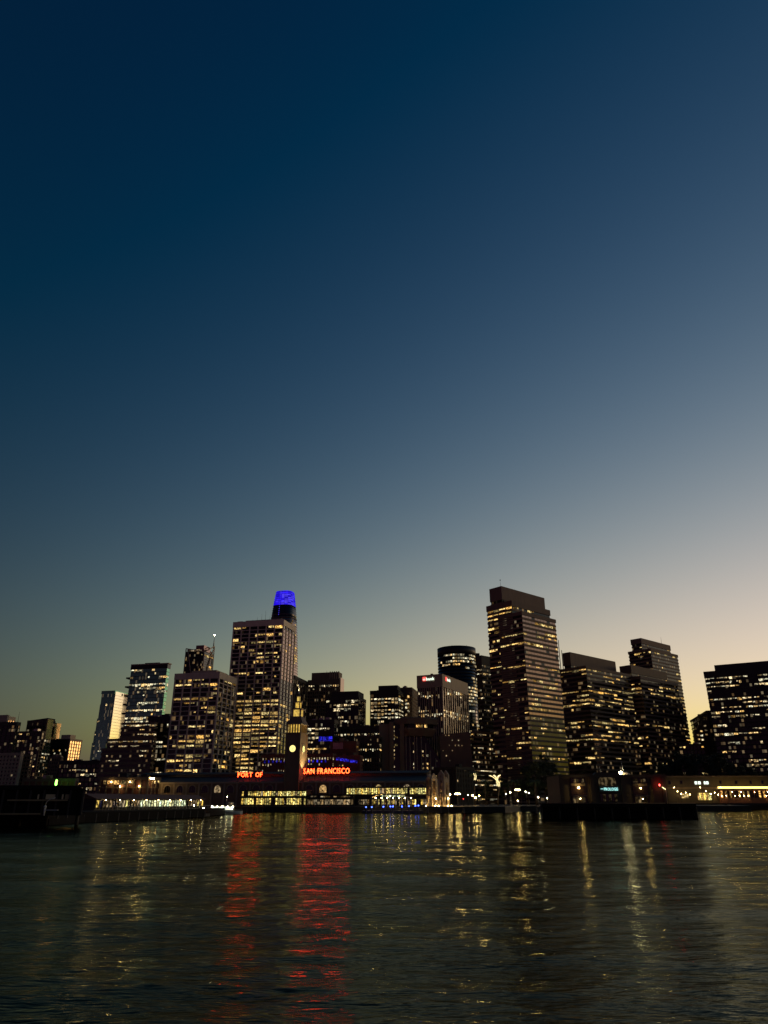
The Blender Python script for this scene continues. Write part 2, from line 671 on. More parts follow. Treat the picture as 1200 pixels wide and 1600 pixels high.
def build_water():
    na, nr = 620, 820
    ang = np.linspace(R(-70), R(70), na)
    rad = np.exp(np.linspace(math.log(4.0), math.log(1300.0), nr))
    A, Rr = np.meshgrid(ang, rad)
    X = np.sin(A) * Rr
    Yy = np.cos(A) * Rr
    Z = np.zeros_like(X)
    step = np.maximum(Rr * math.log(1300 / 4) / nr, Rr * R(140) / na)
    for lam, amp, cnt in ((16.0, 0.05, 4), (9.0, 0.022, 5), (5.0, 0.013, 7), (2.8, 0.010, 9), (1.6, 0.009, 11), (0.9, 0.008, 12), (0.5, 0.005, 14)):
        for _ in range(cnt):
            l_ = lam * rngw.uniform(.75, 1.35)
            th = rngw.normal(R(265), R(28))
            k = 2 * math.pi / l_
            ph = k * (X * math.cos(th) + Yy * math.sin(th)) + rngw.uniform(0, 6.283)
            fade = np.clip((l_ / step - 2.5) / 3.0, 0, 1)
            s = np.sin(ph)
            Z += fade * amp / math.sqrt(cnt) * 1.4 * (s + 0.25 * s * s)
    co = np.stack([X, Yy, Z], -1).reshape(-1, 3).astype(np.float32)
    idx = np.arange(na * nr).reshape(nr, na)
    q = np.stack([idx[:-1, :-1], idx[:-1, 1:], idx[1:, 1:], idx[1:, :-1]], -1).reshape(-1, 4)
    me = bpy.data.meshes.new('water')
    me.vertices.add(len(co))
    me.vertices.foreach_set('co', co.ravel())
    me.loops.add(q.size)
    me.loops.foreach_set('vertex_index', q.ravel().astype(np.int32))
    me.polygons.add(len(q))
    me.polygons.foreach_set('loop_start', np.arange(0, q.size, 4, dtype=np.int32))
    me.polygons.foreach_set('use_smooth', np.ones(len(q), dtype=bool))
    me.update()
    me.validate()
    m, t, n, l = mk('bay_water')
    n.remove(n['Principled BSDF'])
    dif = n.new('ShaderNodeBsdfDiffuse')
    dif.inputs['Color'].default_value = (0.005, 0.008, 0.004, 1)
    glo = n.new('ShaderNodeBsdfGlossy')
    glo.inputs['Color'].default_value = (0.45, 0.46, 0.36, 1)
    glo.inputs['Roughness'].default_value = 0.06
    fr = n.new('ShaderNodeFresnel')
    fr.inputs['IOR'].default_value = 1.333
    mxs = n.new('ShaderNodeMixShader')
    l.new(fr.outputs[0], mxs.inputs[0])
    l.new(dif.outputs[0], mxs.inputs[1])
    l.new(glo.outputs[0], mxs.inputs[2])
    l.new(mxs.outputs[0], n['Material Output'].inputs[0])
    geo = n.new('ShaderNodeNewGeometry')
    last = None
    for scale, dist, det in (((1.5, 4.6, 1), 0.040, 4), ((0.38, 1.15, 1), 0.085, 3)):
        mp = n.new('ShaderNodeMapping')
        mp.inputs['Scale'].default_value = scale
        mp.inputs['Rotation'].default_value = (0, 0, R(-8))
        l.new(geo.outputs['Position'], mp.inputs[0])
        nz = n.new('ShaderNodeTexNoise')
        nz.inputs['Scale'].default_value = 1.0
        nz.inputs['Detail'].default_value = det
        l.new(mp.outputs[0], nz.inputs['Vector'])
        bp = n.new('ShaderNodeBump')
        bp.inputs['Strength'].default_value = 1.0
        bp.inputs['Distance'].default_value = dist
        l.new(nz.outputs[0], bp.inputs['Height'])
        if last:
            l.new(last, bp.inputs['Normal'])
        last = bp.outputs[0]
    for nd in (dif, glo, fr):
        l.new(last, nd.inputs['Normal'])
    me.materials.append(m)
    o = link('water', me)
    return tag(o, 'dark rippled bay water carrying red and yellow light streaks', None, None, 'structure')


build_water()


def front(X, off=0.0):
    """depth of the line of the hall's bay front"""
    return 450.0 - 0.231 * (X + 52.0) + off


edge = [(-1500, 640), (-330, 470), (-190, front(-190, -36)), (-90, front(-90, -36)), (40, front(40, -36)), (62, front(62, -30)), (78, 440), (130, 450), (215, 450),
        (240, 545), (420, 545), (1500, 520)]
poly = edge + [(6000, 9000), (-6000, 9000)]
k = len(poly)
vv = [(x, y, 3.0) for x, y in poly] + [(x, y, -2.0) for x, y in poly]
ff = [tuple(range(k - 1, -1, -1))[::-1]] + [(i, (i + 1) % k, k + (i + 1) % k, k + i)[::-1] for i in range(len(edge) - 1)]
quay = mesh('quay', vv, ff, 'paving')
quay.data.materials.append(MATS['quay_concrete'])
for p in quay.data.polygons:
    p.material_index = 0 if p.index == 0 else 1
tag(quay, 'dark paved waterfront with a concrete sea wall', None, None, 'structure')

# ------------------------------------------------------------------ skyline, from the south end
# far south cluster
t = tower('apartment_tower', 'dark block with a step and thin mast at the south end of the skyline', GS, 27, 1128, 880, -30, 32,
          core='glass_dark', frame='dark_stone', nl=8, nr=2, base=0.03, sub=2, seed=3, para=4)
E = t.ext(12, 1117, 890, -30, 14)
t.block(E, core='dark_stone', frame='tan_stone', nl=5, nr=1, base=0.0, zb=t.E[2] - 1, seed=4, para=8, bh=0)
antenna(t, t.E[0][1] - 1, t.E[1][0] + 2, t.E[2], 12)
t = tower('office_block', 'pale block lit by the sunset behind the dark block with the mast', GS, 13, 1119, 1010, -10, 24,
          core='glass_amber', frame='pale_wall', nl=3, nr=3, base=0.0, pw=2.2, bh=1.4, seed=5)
t = tower('apartment_tower', 'dark tower with pale sunset lit side and slanting roof outline', GS, 73, 1125, 900, 44, 86,
          core='glass_dark', frame='dark_stone', nl=6, nr=3, base=0.05, sub=2, seed=8, para=3,
          rows=((1156, .25), (1160, .25), (1180, .3), (1185, .3), (1192, .3), (1198, .3), (1205, .2)), mat='lit_white')
x, y, z = t.E
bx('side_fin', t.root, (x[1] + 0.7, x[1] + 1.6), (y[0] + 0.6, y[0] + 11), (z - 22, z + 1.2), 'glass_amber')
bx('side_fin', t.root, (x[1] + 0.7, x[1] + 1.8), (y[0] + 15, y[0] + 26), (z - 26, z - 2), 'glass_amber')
profile('sloped_roof', t.root, [(x[0] + 3, z), (x[1] + 0.4, z), (x[1] + 0.4, z + 2.5), (x[0] + 3, z + .2)], y[0] + .5, y[1] - .5, 'slate')
t = tower('apartment_tower', 'lower dark tower beside the slanting roof one, a few scattered lit rooms', GS, 66, 1142, 840, 30, 70,
          core='glass_dark', frame='dark_stone', nl=6, nr=1, base=0.10, sub=2, seed=12, para=2, mat='lit_white',
          rows=((1168, .3, .5, .9), (1180, .4, .4, .9), (1184, .4, .4, .9), (1189, .3, .5, .9), (1198, .4, .4, .9), (1204, .3, .5, 1)))
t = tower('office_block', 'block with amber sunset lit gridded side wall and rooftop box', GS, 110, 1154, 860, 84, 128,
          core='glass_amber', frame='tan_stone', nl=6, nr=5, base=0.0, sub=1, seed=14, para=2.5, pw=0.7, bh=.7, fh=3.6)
x, y, z = t.E
bx('front_glass', t.root, (x[0] - 1.2, x[1] - .5), (y[0] - 1.4, y[0] - .8), (0, z - .8), 'glass_dark')
for k in range(9):
    a = x[0] + (x[1] - x[0]) * (.12 + .09 * k)
    bx('lit_window', t.root, (a, a + 1.5), (y[0] - 1.6, y[0] - 1.3), (z - 14 - 3.6 * (k % 4), z - 12 - 3.6 * (k % 4)), 'lit_white')
bx('rooftop_box', t.root, (x[0] + 8, x[1] - 2), (y[0] + 2, y[0] + 12), (z, z + 4.5), 'pale_wall')
t = tower('apartment_building', 'tan walled block with rows of small dark square windows at the picture edge', GS, 33, 1176, 700, -20, 36,
          core='glass_dark', frame='tan_stone', nl=10, nr=2, base=0.05, sub=1, seed=21, para=2.5, pw=1.7, bh=1.6, fh=3.3)
t = tower('apartment_building', 'narrow dark block between two tan walled blocks', GS, 48, 1179, 715, 34, 52,
          core='glass_dark', frame='brown_stone', nl=3, nr=1, base=0.04, sub=1, seed=22, para=2, pw=1.2, bh=1.6, fh=3.3)
t = tower('apartment_building', 'slim tan block with gridded windows below the amber lit side wall', GS, 96, 1182, 720, 79, 98,
          core='glass_dark', frame='brown_stone', nl=5, nr=1, base=0.06, sub=1, seed=23, para=2, pw=1.3, bh=1.4, fh=3.2)
t = tower('office_block', 'low dark office block with bright lit rows of windows near the street', GS, 158, 1188, 690, 94, 163,
          core='glass_dark', frame='charcoal', nl=9, nr=2, base=0.07, sub=3, seed=25, para=3.5, pw=0.4, bh=1.2, mat='lit_white',
          rows=((1208, .8, .1, .7), (1214, .6, .3, .9), (1224, .8, .5, 1), (1229, .6, .5, 1)))
t = tower('office_block', 'plain low filler block behind the waterfront with few lights', GS, 262, 1196, 760, 140, 270,
          core='glass_dark', frame='dark_stone', nl=12, nr=2, base=0.05, seed=26, para=2)

# mirror-sided glass tower
t = Tower('glass_tower', 'teal stepped glass tower with one side mirroring the bright sunset', GS, 180, 1079, 920)
E = t.ext(180, 1079, 920, 160, 206)
t.E = E
t.block(E, core='glass_teal', frame='glass_teal', fh=4, nl=5, nr=6, pw=0.0, bh=0.3, bd=0.08, para=4, base=0.05, seed=31, mat='lit_white', baser=0.0)
x, y, z = E
bx('mirror_side', t.root, (x[1] + .25, x[1] + .9), (y[0] + .5, y[1]), (0, z - 1), 'glass_mirror')
for k in range(26):
    bx('side_joint', t.root, (x[1] + .7, x[1] + .98), (y[0] + .4, y[1]), (z - 6 - 3.6 * k, z - 5.7 - 3.6 * k), 'tan_stone')
for k in range(3):
    bx('top_slot', t.root, (x[1] + .7, x[1] + 1.0), (y[0] + 14 + 5 * k, y[0] + 17 + 5 * k), (z - 5, z - 2), 'tan_stone')
for px, py in ((155.5, 1100), (151, 1122), (147, 1142), (143, 1160)):
    zz = t.zl(py, E and t.C.y)
    w = t.width(t.C, -t.ux, px, zz + 3)
    bx('setback', t.root, (-abs(w), x[0] + .6), (y[0] + 1.2, y[1] - 2), (0, zz), 'glass_teal')
    for q in range(3):
        bx('lit_window', t.root, (-abs(w) + .8 + 2 * q, -abs(w) + 2.2 + 2 * q), (y[0] + 1.0, y[0] + 1.3), (zz - 4.5, zz - 3.4), 'lit_white')

# glass tower with balcony fins
t = Tower('glass_tower', 'dark glass tower with balcony ledges down one edge and bright office rows', GS, 262, 1037, 800)
E = t.ext(262, 1037, 800, 206, 266)
t.E = E
t.block(E, core='glass_teal', frame='glass_dark', fh=4.0, nl=12, nr=2, pw=0.0, bh=0.5, bd=0.12, para=5, base=0.16, seed=34, mat='lit_white', sub=2,
        rows=((1052, .3, .6, 1), (1056, .75, .2, 1), (1060, .55), (1070, .9, 0, 1), (1074, .8, .3, 1), (1086, .2), (1098, .8, .3, 1), (1108, .75),
              (1113, .8), (1122, .9), (1131, .9), (1135, .8)))
x, y, z = E
bx('roof_edge', t.root, (x[0] - .6, x[1] + 1.5), (y[0] - .8, y[1] + .8), (z - .2, z + .9), 'tan_stone')
bx('rooftop_box', t.root, (x[0] + 14, x[1] - 12), (y[0] + 4, y[1] - 2), (z + .9, z + 2.6), 'charcoal')
for py in (1058, 1072, 1086, 1100, 1114):
    zz = t.zl(py)
    bx('balcony', t.root, (x[0] - 5.5, x[0] - .2), (y[0] + .6, y[0] + 9), (zz, zz + 1.6), 'charcoal')

# banded low block in front
t = Tower('office_block', 'stepped office block with horizontal bands in front of the balcony tower', GS, 242, 1128, 690)
E1 = t.ext(242, 1128, 690, 191, 246)
t.E = E1
kw = dict(core='glass_dark', frame='concrete', fh=4.1, pw=0.0, bh=2.1, bd=0.5, sub=3, mat='lit_white')
t.block(E1, nl=7, nr=2, para=2, base=0.16, seed=41, rows=((1131, .9), (1135, .8), (1150, .5, .5, 1), (1165, .6), (1173, .4)), **kw)
E2 = t.ext(240, 1153, 682, 169, 244)
t.block(E2, nl=9, nr=2, para=2, base=0.16, seed=42, rows=((1158, .75, 0, .9), (1170, .5, 0, .7), (1189, .6, 0, .35)), **kw)
E3 = t.ext(238, 1168, 676, 160, 241)
t.block(E3, nl=10, nr=2, para=2, base=0.12, seed=43, rows=((1172, .8, .0, .55), (1176, .4), (1189, .8, 0, .35), (1200, .4, .3, .8)), **kw)

tower('office_tower', 'narrow black tower wedged between the banded block and the square gridded tower', GS, 266, 1119, 700, 233, 271,
      core='glass_dark', frame='black_metal', nl=5, nr=1, base=0.10, seed=45, para=3, pw=0.3, bh=0.7, sub=2, mat='lit_white',
      rows=((1160, .4), (1166, .3), (1180, .4), (1188, .4), (1204, .5), (1212, .4)))

# braced tower with spire
t = Tower('braced_tower', 'dark tower top with crossing diagonal braces and a tall lit spire', GS, 319, 1017, 1180)
E = t.ext(319, 1017, 1180, 291, 333)
t.E = E
t.block(E, core='glass_dark', frame='black_metal', fh=4, nl=5, nr=3, pw=0.0, bh=0.4, para=1, base=0.02, seed=51, baser=8)
x, y, z = E


def brace(a, b, r=0.9, mat='tan_stone'):
    tube('brace', t.root, [a, b], r, mat, 4)


e = 1.2
brace((x[0], y[0] - e, z + 5), (x[1] + e, y[0] - e, z - 2))
brace((x[1] + e, y[0] - e, z - 2), (x[1] + e, y[1], z + 14))
brace((x[0] + 3, y[0] - e, z + 3), (x[0] + 15, y[0] - e, z - 44))
brace((x[1] + e, y[1] - 3, z + 8), (x[1] + e, y[0] + 8, z - 44))
brace((x[0], y[0] - e, z + 5), (x[0], y[0] - e, z - 46))
brace((x[1] + e, y[0] - e, z - 2), (x[1] + e, y[0] - e, z - 46))
brace((x[1] + e, y[1], z + 14), (x[1] + e, y[1], z - 46))
brace((x[0], y[0] - e, z + 5), (x[0], y[1], z + 6), .6)
prism('crown_box', t.root, [(x[0] + 2, y[0] + 2), (x[1] - 1, y[0] + 2), (x[1] - 1, y[1] - 1), (x[0] + 2, y[1] - 1)], z - .5, z + 4, 'glass_pale')
bx('crown_box', t.root, (x[0] + 14, x[1] - 4), (y[0] + 6, y[1] - 3), (z + 4, z + 11), 'glass_pale')
for k in range(7):
    bx('crown_light', t.root, (x[0] + 4 + 3.4 * k, x[0] + 6.2 + 3.4 * k), (y[0] + 1.6, y[0] + 1.9), (z + .8, z + 2.4 + (k % 3) * .6), 'lit_dim')
tube('spire', t.root, [(x[1], y[1] - 1, z + 10), (x[1], y[1] - 1, z + 33)], [1.2, .25], 'steel')
lathe('spire_light', t.root, [(.1, 0), (.9, .8), (.1, 1.6)], 'lamp_white', 8, (x[1], y[1] - 1, z + 33))

# square gridded twin towers
t = tower('gridded_tower', 'shorter square tower with pale stone grid and big lit lower windows', GS, 343, 1050, 634, 275, 369,
          fh=3.95, nl=5, nr=4, pw=1.25, pd=0.7, bh=0.75, bd=0.4, para=5.5, base=0.12, seed=61, sub=4, mat='lit_office',
          rows=((1066, .45), (1072, .75, .0, 1), (1076, .55, .4, 1), (1093, .8, .0, .9), (1085, .35, .5, 1), (1105, .5, .4, 1), (1112, .45, .5, 1), (1138, .55, .3, .8), (1145, .8, .5, 1),
                (1155, .2), (1160, .55, .2, .95), (1166, .6, .1, .8), (1180, .5, .2, .9), (1187, .95, .0, .75), (1194, .95, .3, .8), (1208, 1.0, 0, .72), (1198, .3)))
x, y, z = t.E
bx('rooftop_box', t.root, (x[0] + 12, x[1] - 6), (y[0] + 6, y[1] - 6), (z, z + 3), 'tan_stone')
t = tower('gridded_tower', 'tallest square tower with pale stone grid standing before the blue crowned tower', GS, 443, 968, 690, 366, 461,
          fh=3.75, nl=6, nr=4, pw=1.2, pd=0.7, bh=0.7, bd=0.4, para=5.5, base=0.22, baser=.35, seed=64, sub=4, mat='lit_office',
          rows=((990, .8, .45, 1), (996, .75, 0, .3), (1007, .85, 0, .65), (1012, .5), (1022, .5, .4, 1), (1025, .95), (1030, .45), (1043, .45, .4, .9), (1048, .85, 0, .35),
                (1046, .6, .8, 1), (1053, .5), (1058, .05), (1066, .05), (1074, .3), (1080, .3), (1088, .02), (1095, 1.0), (1100, 1.0), (1104, .9), (1116, .95), (1122, .6), (1130, .8), (1136, .7),
                (1142, .6), (1150, .7), (1156, .9), (1162, .9), (1168, .7), (1176, .8, 0.2, .75), (1182, .8, .2, .7), (1188, .9, .25, .6), (1194, .9, .25, .6), (1200, .9, .25, .6), (1206, .8, .25, .6)))
x, y, z = t.E
# the upper floors of the side face carry glazed bays that mirror the dusk
zm = t.zl(1060)
for k in range(4):
    b0 = y[0] + (y[1] - y[0]) * k / 4
    b1 = y[0] + (y[1] - y[0]) * (k + 1) / 4
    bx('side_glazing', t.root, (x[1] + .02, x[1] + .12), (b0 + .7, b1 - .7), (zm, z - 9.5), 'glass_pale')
bx('rooftop_box', t.root, (x[0] + 10, x[1] - 4), (y[0] + 5, y[1] - 5), (z, z + 2.2), 'tan_stone')
for k in range(5):
    antenna(t, x[0] + 22 + 4.3 * k, y[0] + 6 + (k % 2), z + 2, 4 + 3 * ((k * 7) % 3), .14)

# round shouldered tower with blue crown
tc = P(446, 926, 1150)
root = thing('crowned_tower', 'tall rounded glass tower with glowing blue tapered crown', 'building', (tc.x, tc.y, 3), GS)
H = tc.z - 3
r0 = 25.5
prof = []
for q in np.linspace(0, 1, 30):
    zz = H * q * .86
    s_ = 1 if zz < H * .45 else 1 - .24 * ((zz - H * .45) / (H * .41)) ** 1.8
    prof.append((r0 * s_, zz))
lathe('shaft', root, prof, 'glass_pale', 40, pw=3.2)
rng = random.Random(77)
for k in range(46):
    zz = H * .86 - 4.2 * k - 3.6
    s_ = 1 if zz < H * .45 else 1 - .24 * ((zz - H * .45) / (H * .41)) ** 1.8
    dens_ = rng.choice((.15, .5, .95)) if k > 4 else .1
    for i in range(9):
        if rng.random() > dens_:
            continue
        a_ = R(-52 + 7.5 * i)
        c_, s2 = math.cos(a_), math.sin(a_)
        g_ = (abs(c_) ** 3.2 + abs(s2) ** 3.2) ** (-1 / 3.2) * r0 * s_
        o = bx('lit_window', root, (-.1, .25), (-1.5, 1.5), (0, 2.4), 'lit_office')
        o.location = (c_ * g_, s2 * g_, zz + 1.2)
        o.rotation_euler = (0, 0, a_)
for k in range(62):
    zz = H * .86 - 4.2 * k
    s_ = 1 if zz < H * .45 else 1 - .24 * ((zz - H * .45) / (H * .41)) ** 1.8
    lathe('floor_ring', root, [(r0 * s_ - .3, zz - .55), (r0 * s_ + .35, zz - .5), (r0 * s_ + .35, zz), (r0 * s_ - .3, zz + .05)], 'steel', 40, pw=3.2)
rs = r0 * .76
lit('crown_led', (0.02, 0.004, 0.95), (0.05, 0.03, 1.0), 0.85, 1.35, cell=14.0, patch=0.35)
lit('crown_bright', (0.09, 0.06, 1.0), (0.06, 0.04, 1.0), 1.0, 1.3, cell=8.0, patch=0.3)
zc = ZY(949, 1150) - 3
zbm = H * .86
glass('glass_crown', (0.01, 0.02, 0.06), rough=.15)


def rc(zz):
    return rs * (1 - .27 * ((zz - zbm) / (H - zbm)) ** 1.25)


lathe('crown_screen', root, [(rc(q) * .985, q) for q in np.linspace(zbm, zc, 4)], 'glass_crown', 40, pw=3.0)
nq = 9
for j in range(nq):
    qa, qb = zc + .1 + (H - zc - .1) * j / nq, zc + .1 + (H - zc - .1) * (j + 1) / nq - .25
    for i in range(20):
        v = []
        for q in (qa, qb):
            for e_ in (0.03, .97):
                a_ = 2 * math.pi * (i + e_) / 20
                c_, s_ = math.cos(a_), math.sin(a_)
                g_ = rc(q) * (abs(c_) ** 3 + abs(s_) ** 3) ** (-1 / 3)
                v.append((c_ * g_, s_ * g_, q))
        v += [(c_[0] * .985, c_[1] * .985, c_[2]) for c_ in v]
        bright = 15 <= i <= 19 and j < 7 and (i * 3 + j) % 4
        mesh('crown_panel', v, [(0, 1, 3, 2), (4, 6, 7, 5), (0, 4, 5, 1), (2, 3, 7, 6), (0, 2, 6, 4), (1, 5, 7, 3)], 'crown_bright' if bright else 'crown_led', root)
lathe('crown_back', root, [(rc(q) * .97, q) for q in np.linspace(zc + .1, H - .3, 8)], 'glass_crown', 40, pw=3.0)
for k in range(12):
    q = zbm + (H - zbm) * (k + .4) / 12
    lathe('crown_ring', root, [(rc(q), q - .2), (rc(q) + .3, q), (rc(q), q + .2)], 'glass_crown', 40, pw=3.0)
for k in range(13):
    q = zbm + 3 + (H - zbm - 6) * k / 12
    lathe('crown_lamp', root, [(.05, 0), (.5, 1.0), (.05, 2.0)], 'crown_bright', 6, (-2.2, -rc(q) - .25, q))

# towers right of the clock tower
t = tower('office_tower', 'grey brown finned tower partly hidden behind the clock tower spire', GS, 461, 1056, 800, 440, 482,
          core='glass_dark', frame='brown_stone', nl=4, nr=9, pw=1.1, bh=0.0, para=4, base=0.015, seed=71)
t = tower('office_tower', 'brown tower with ribbed roof block and one dotted lit row near its top', GS, 530, 1061, 830, 482, 536,
          core='glass_dark', frame='brown_stone', fh=3.9, nl=14, nr=3, pw=1.0, bh=1.3, para=6, base=0.03, seed=72, sub=1, mat='lit_white',
          rows=((1071, .75), (1068, .3, .1, .7), (1076, .1), (1081, .12), (1116, .6, .0, .3)), matr='lit_dim')
x, y, z = t.E
bx('roof_block', t.root, (x[0] + 3, x[1] - 1.0), (y[0] + 2, y[1] - 1), (z, z + 8.5), 'brown_stone')
for k in range(5):
    bx('roof_rib', t.root, (x[1] - 12 + 2.6 * k, x[1] - 11 + 2.6 * k), (y[0] + .9, y[0] + 2.1), (z + .1, z + 9.2), 'tan_stone')
antenna(t, x[0] + 20, y[0] + 6, z + 8.5, 3)
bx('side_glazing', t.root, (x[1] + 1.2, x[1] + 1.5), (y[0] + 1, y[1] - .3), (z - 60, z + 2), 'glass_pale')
t = tower('office_tower', 'black tower with stepped roof and rows of bright offices beside the clock tower', GS, 560, 1088, 700, 510, 571,
          core='glass_dark', frame='black_metal', fh=3.8, nl=9, nr=4, pw=0.35, bh=0.8, para=3, base=0.10, seed=74, sub=2, mat='lit_white', baser=.5,
          rows=((1092, .45, .3, 1), (1096, .5), (1100, .85, .2, 1), (1110, .8, .2, .8), (1119, 1.0), (1123, .5, .3, .7), (1128, .45, .3, .7)))
x, y, z = t.E
bx('roof_block', t.root, (x[0] + 5, x[1] - .5), (y[0] + 1, y[1] - 5), (z, z + 5.2), 'black_metal')
t = tower('office_block', 'low dark block with two dotted window rows under the black tower', GS, 596, 1134, 660, 500, 606,
          core='glass_dark', frame='dark_stone', fh=3.7, nl=18, nr=2, pw=1.2, bh=1.2, para=2.5, base=0.06, seed=76, sub=1, mat='lit_white',
          rows=((1144, .5), (1149, .5), (1139, .2)))
t = tower('office_block', 'mid rise block with bright ledges and a blue lit band behind the clock tower', GS, 522, 1124, 640, 470, 528,
          core='glass_dark', frame='charcoal', fh=3.7, nl=9, nr=1, pw=0.3, bh=1.0, para=3, base=0.1, seed=77, sub=2, mat='lit_white',
          rows=((1143, .8, .0, .9), (1148, .8, 0, .55), (1153, .8, 0, .55), (1158, .6, 0, .4), (1117, .8, 0, .4)))
x, y, z = t.E
zz = t.zl(1156)
for k in range(7):
    bx('blue_window', t.root, (x[1] - 13.5 + 1.8 * k, x[1] - 12 + 1.8 * k), (y[0] - .5, y[0] - .1), (zz - 1, zz + 2.8), 'lit_blue')
zz = t.zl(1171)
for k in range(6):
    bx('lit_ledge', t.root, (x[0] + 4 + 3.4 * k, x[0] + 7.2 + 3.4 * k), (y[0] - 1.2, y[0] - .3), (zz, zz + 1.2), 'lit_office')
t = tower('office_block', 'brown brick low block with a faint lit wall panel right behind the red letters', GS, 556, 1158, 560, 517, 560,
          core='brick', frame='brick', nl=5, nr=1, base=0.05, sub=1, seed=79, para=3)
x, y, z = t.E
bx('wall_panel', t.root, (x[0] + 2, x[0] + 10), (y[0] - .9, y[0] - .55), (z - 5.5, z - 1), 'glass_pale')
t = tower('office_block', 'brick block with rows of small lit windows and blue glow behind the clock tower', GS, 519, 1177, 540, 410, 524,
          core='brick', frame='brick', fh=4.1, nl=26, nr=2, pw=1.1, bh=1.2, para=2.5, base=0.2, seed=80, sub=1, mat='lit_white',
          rows=((1180, .75), (1189, .75), (1196, .7), (1203, .6)))
x, y, z = t.E
for k in range(16):
    if k in (8, 9, 10):
        continue
    a = x[0] + 2 + (x[1] - x[0] - 4) * k / 16
    bx('blue_window', t.root, (a, a + 1.0), (y[0] - .75, y[0] - .3), (t.zl(1191), t.zl(1187)), 'lit_blue')
t = tower('office_block', 'low brown block with blue lit roof edge over the red letters', GS, 562, 1180, 530, 524, 566,
          core='brick', frame='brick', fh=4, nl=8, nr=2, pw=1.2, bh=1.4, para=2, base=0.05, sub=1, seed=82)
x, y, z = t.E
for k in range(6):
    bx('blue_light', t.root, (x[0] + 1 + 2.6 * k, x[0] + 3.4 + 2.6 * k), (y[0] - 1.1, y[0] - .8), (z - 3.2 - .4 * k, z - 1.6 - .4 * k), 'lit_blue')
t = tower('office_block', 'mid rise block with several lit window rows left of the round restaurant hotel', GS, 592, 1150, 590, 556, 596,
          core='glass_dark', frame='dark_stone', fh=3.7, nl=10, nr=1, pw=0.9, bh=1.3, para=2, base=0.12, seed=83, sub=1, mat='lit_white',
          rows=((1169, .5), (1174, .85), (1186, .4), (1193, .5), (1199, .3)))

t = tower('office_tower', 'black office tower with dotted lit rows and a rooftop box', GS, 622, 1078, 760, 579, 630,
          core='glass_dark', frame='black_metal', fh=3.8, nl=8, nr=2, pw=0.7, bh=1.0, para=4, base=0.14, seed=91, sub=1, mat='lit_white',
          rows=((1084, .7), (1092, .75), (1097, 1.0), (1102, .3), (1112, 1.0), (1118, .8), (1123, .9), (1130, .4)))
x, y, z = t.E
bx('rooftop_box', t.root, (x[0] + 8, x[1] - 1), (y[0] + 2, y[0] + 16), (z, z + 5.2), 'black_metal')
t = tower('office_tower', 'windowless brown slab tower joined by a striped annex beside the finned tower', GS, 643, 1074, 790, 617, 656,
          core='brown_stone', frame='brown_stone', fh=3.8, nl=3, nr=4, pw=0.0, bh=1.6, bd=.5, para=10, base=0.0, seed=92, sub=2, mat='lit_white')
x, y, z = t.E
zz = t.zl(1087)
for k in range(9):
    for q in range(2):
        if (k * 5 + q * 3) % 4:
            bx('lit_window', t.root, (x[1] - 7 + 2.4 * q, x[1] - 5 + 2.4 * q), (y[0] - .8, y[0] - .3), (zz - 3.8 * k - 2, zz - 3.8 * k), 'lit_white')

t = tower('finned_tower', 'tan tower with closely spaced vertical fins and two glowing roof signs', GE + R(22), 690, 1053, 740, 653, 729,
          core='glass_dark', frame='tan_stone', fh=3.7, nl=11, nr=12, pw=1.0, pd=.9, bh=0.0, para=13, base=0.05, seed=95, sub=1, mat='lit_white',
          rows=((1082, .35), (1086, .3), (1108, .5), (1113, .7), (1104, .2), (1119, .85)))
x, y, z = t.E
for ax, a0, a1, yy in (('x', x[0] + 6, x[0] + 17, y[0] - 1.35), ('y', y[0] + 7.5, y[0] + 17.5, x[1] + 1.35)):
    hh = 3.0
    if ax == 'x':
        bx('sign_block', t.root, (a0, a0 + 3.4), (yy - .1, yy + .2), (z - 6, z - 2), 'sign_red')
    else:
        bx('sign_block', t.root, (yy - .2, yy + .1), (a0, a0 + 3.4), (z - 6, z - 2), 'sign_red')
    sx = a0 + 3.9
    letters(t.root, 'bank', sx, sx + 9, z - 5.6, hh, yy, 'sign_white', .02, axis=ax)
    if ax == 'x':
        letters(t.root, 'us', a0 + .4, a0 + 3.0, z - 5.4, 2.6, yy - .2, 'sign_white', .0)

# round tower
tc = P(716, 1009, 864)
root = thing('round_tower', 'round dark tower with stacked lit rows and a flat drum roof', 'building', (tc.x, tc.y + 24, 3))
H = tc.z - 3
rad = 23.5
lathe('core', root, [(rad, 0), (rad, H)], 'glass_dark', 48)
for k in range(1, 44):
    zz = H - 9 - 3.9 * k
    if zz > 0:
        lathe('floor_band', root, [(rad - .2, zz), (rad + .3, zz), (rad + .3, zz + 1.1), (rad - .2, zz + 1.1)], 'charcoal', 48)
lathe('parapet', root, [(rad - .3, H - 9), (rad + .4, H - 9), (rad + .4, H + .5), (rad - .3, H + .5)], 'black_metal', 48)
rng = random.Random(99)
rowsy = {}
for py, d in ((1015, .35), (1019, .5), (1022, .8), (1031, .7), (1035, .8), (1039, .6), (1044, .3), (1050, .35), (1060, .5), (1064, .4), (1068, .6), (1073, .7), (1077, .8), (1085, .6), (1090, .4), (1096, .9), (1102, .9), (1110, .7), (1117, .5),
              (1126, .8), (1131, .8), (1140, .5), (1150, .4), (1157, .6), (1162, .5), (1168, .6), (1175, .5), (1182, .5), (1190, .4), (1200, .4), (1208, .3)):
    rowsy[int((H - 9 - (ZY(py, 864) - 3)) // 3.9)] = d
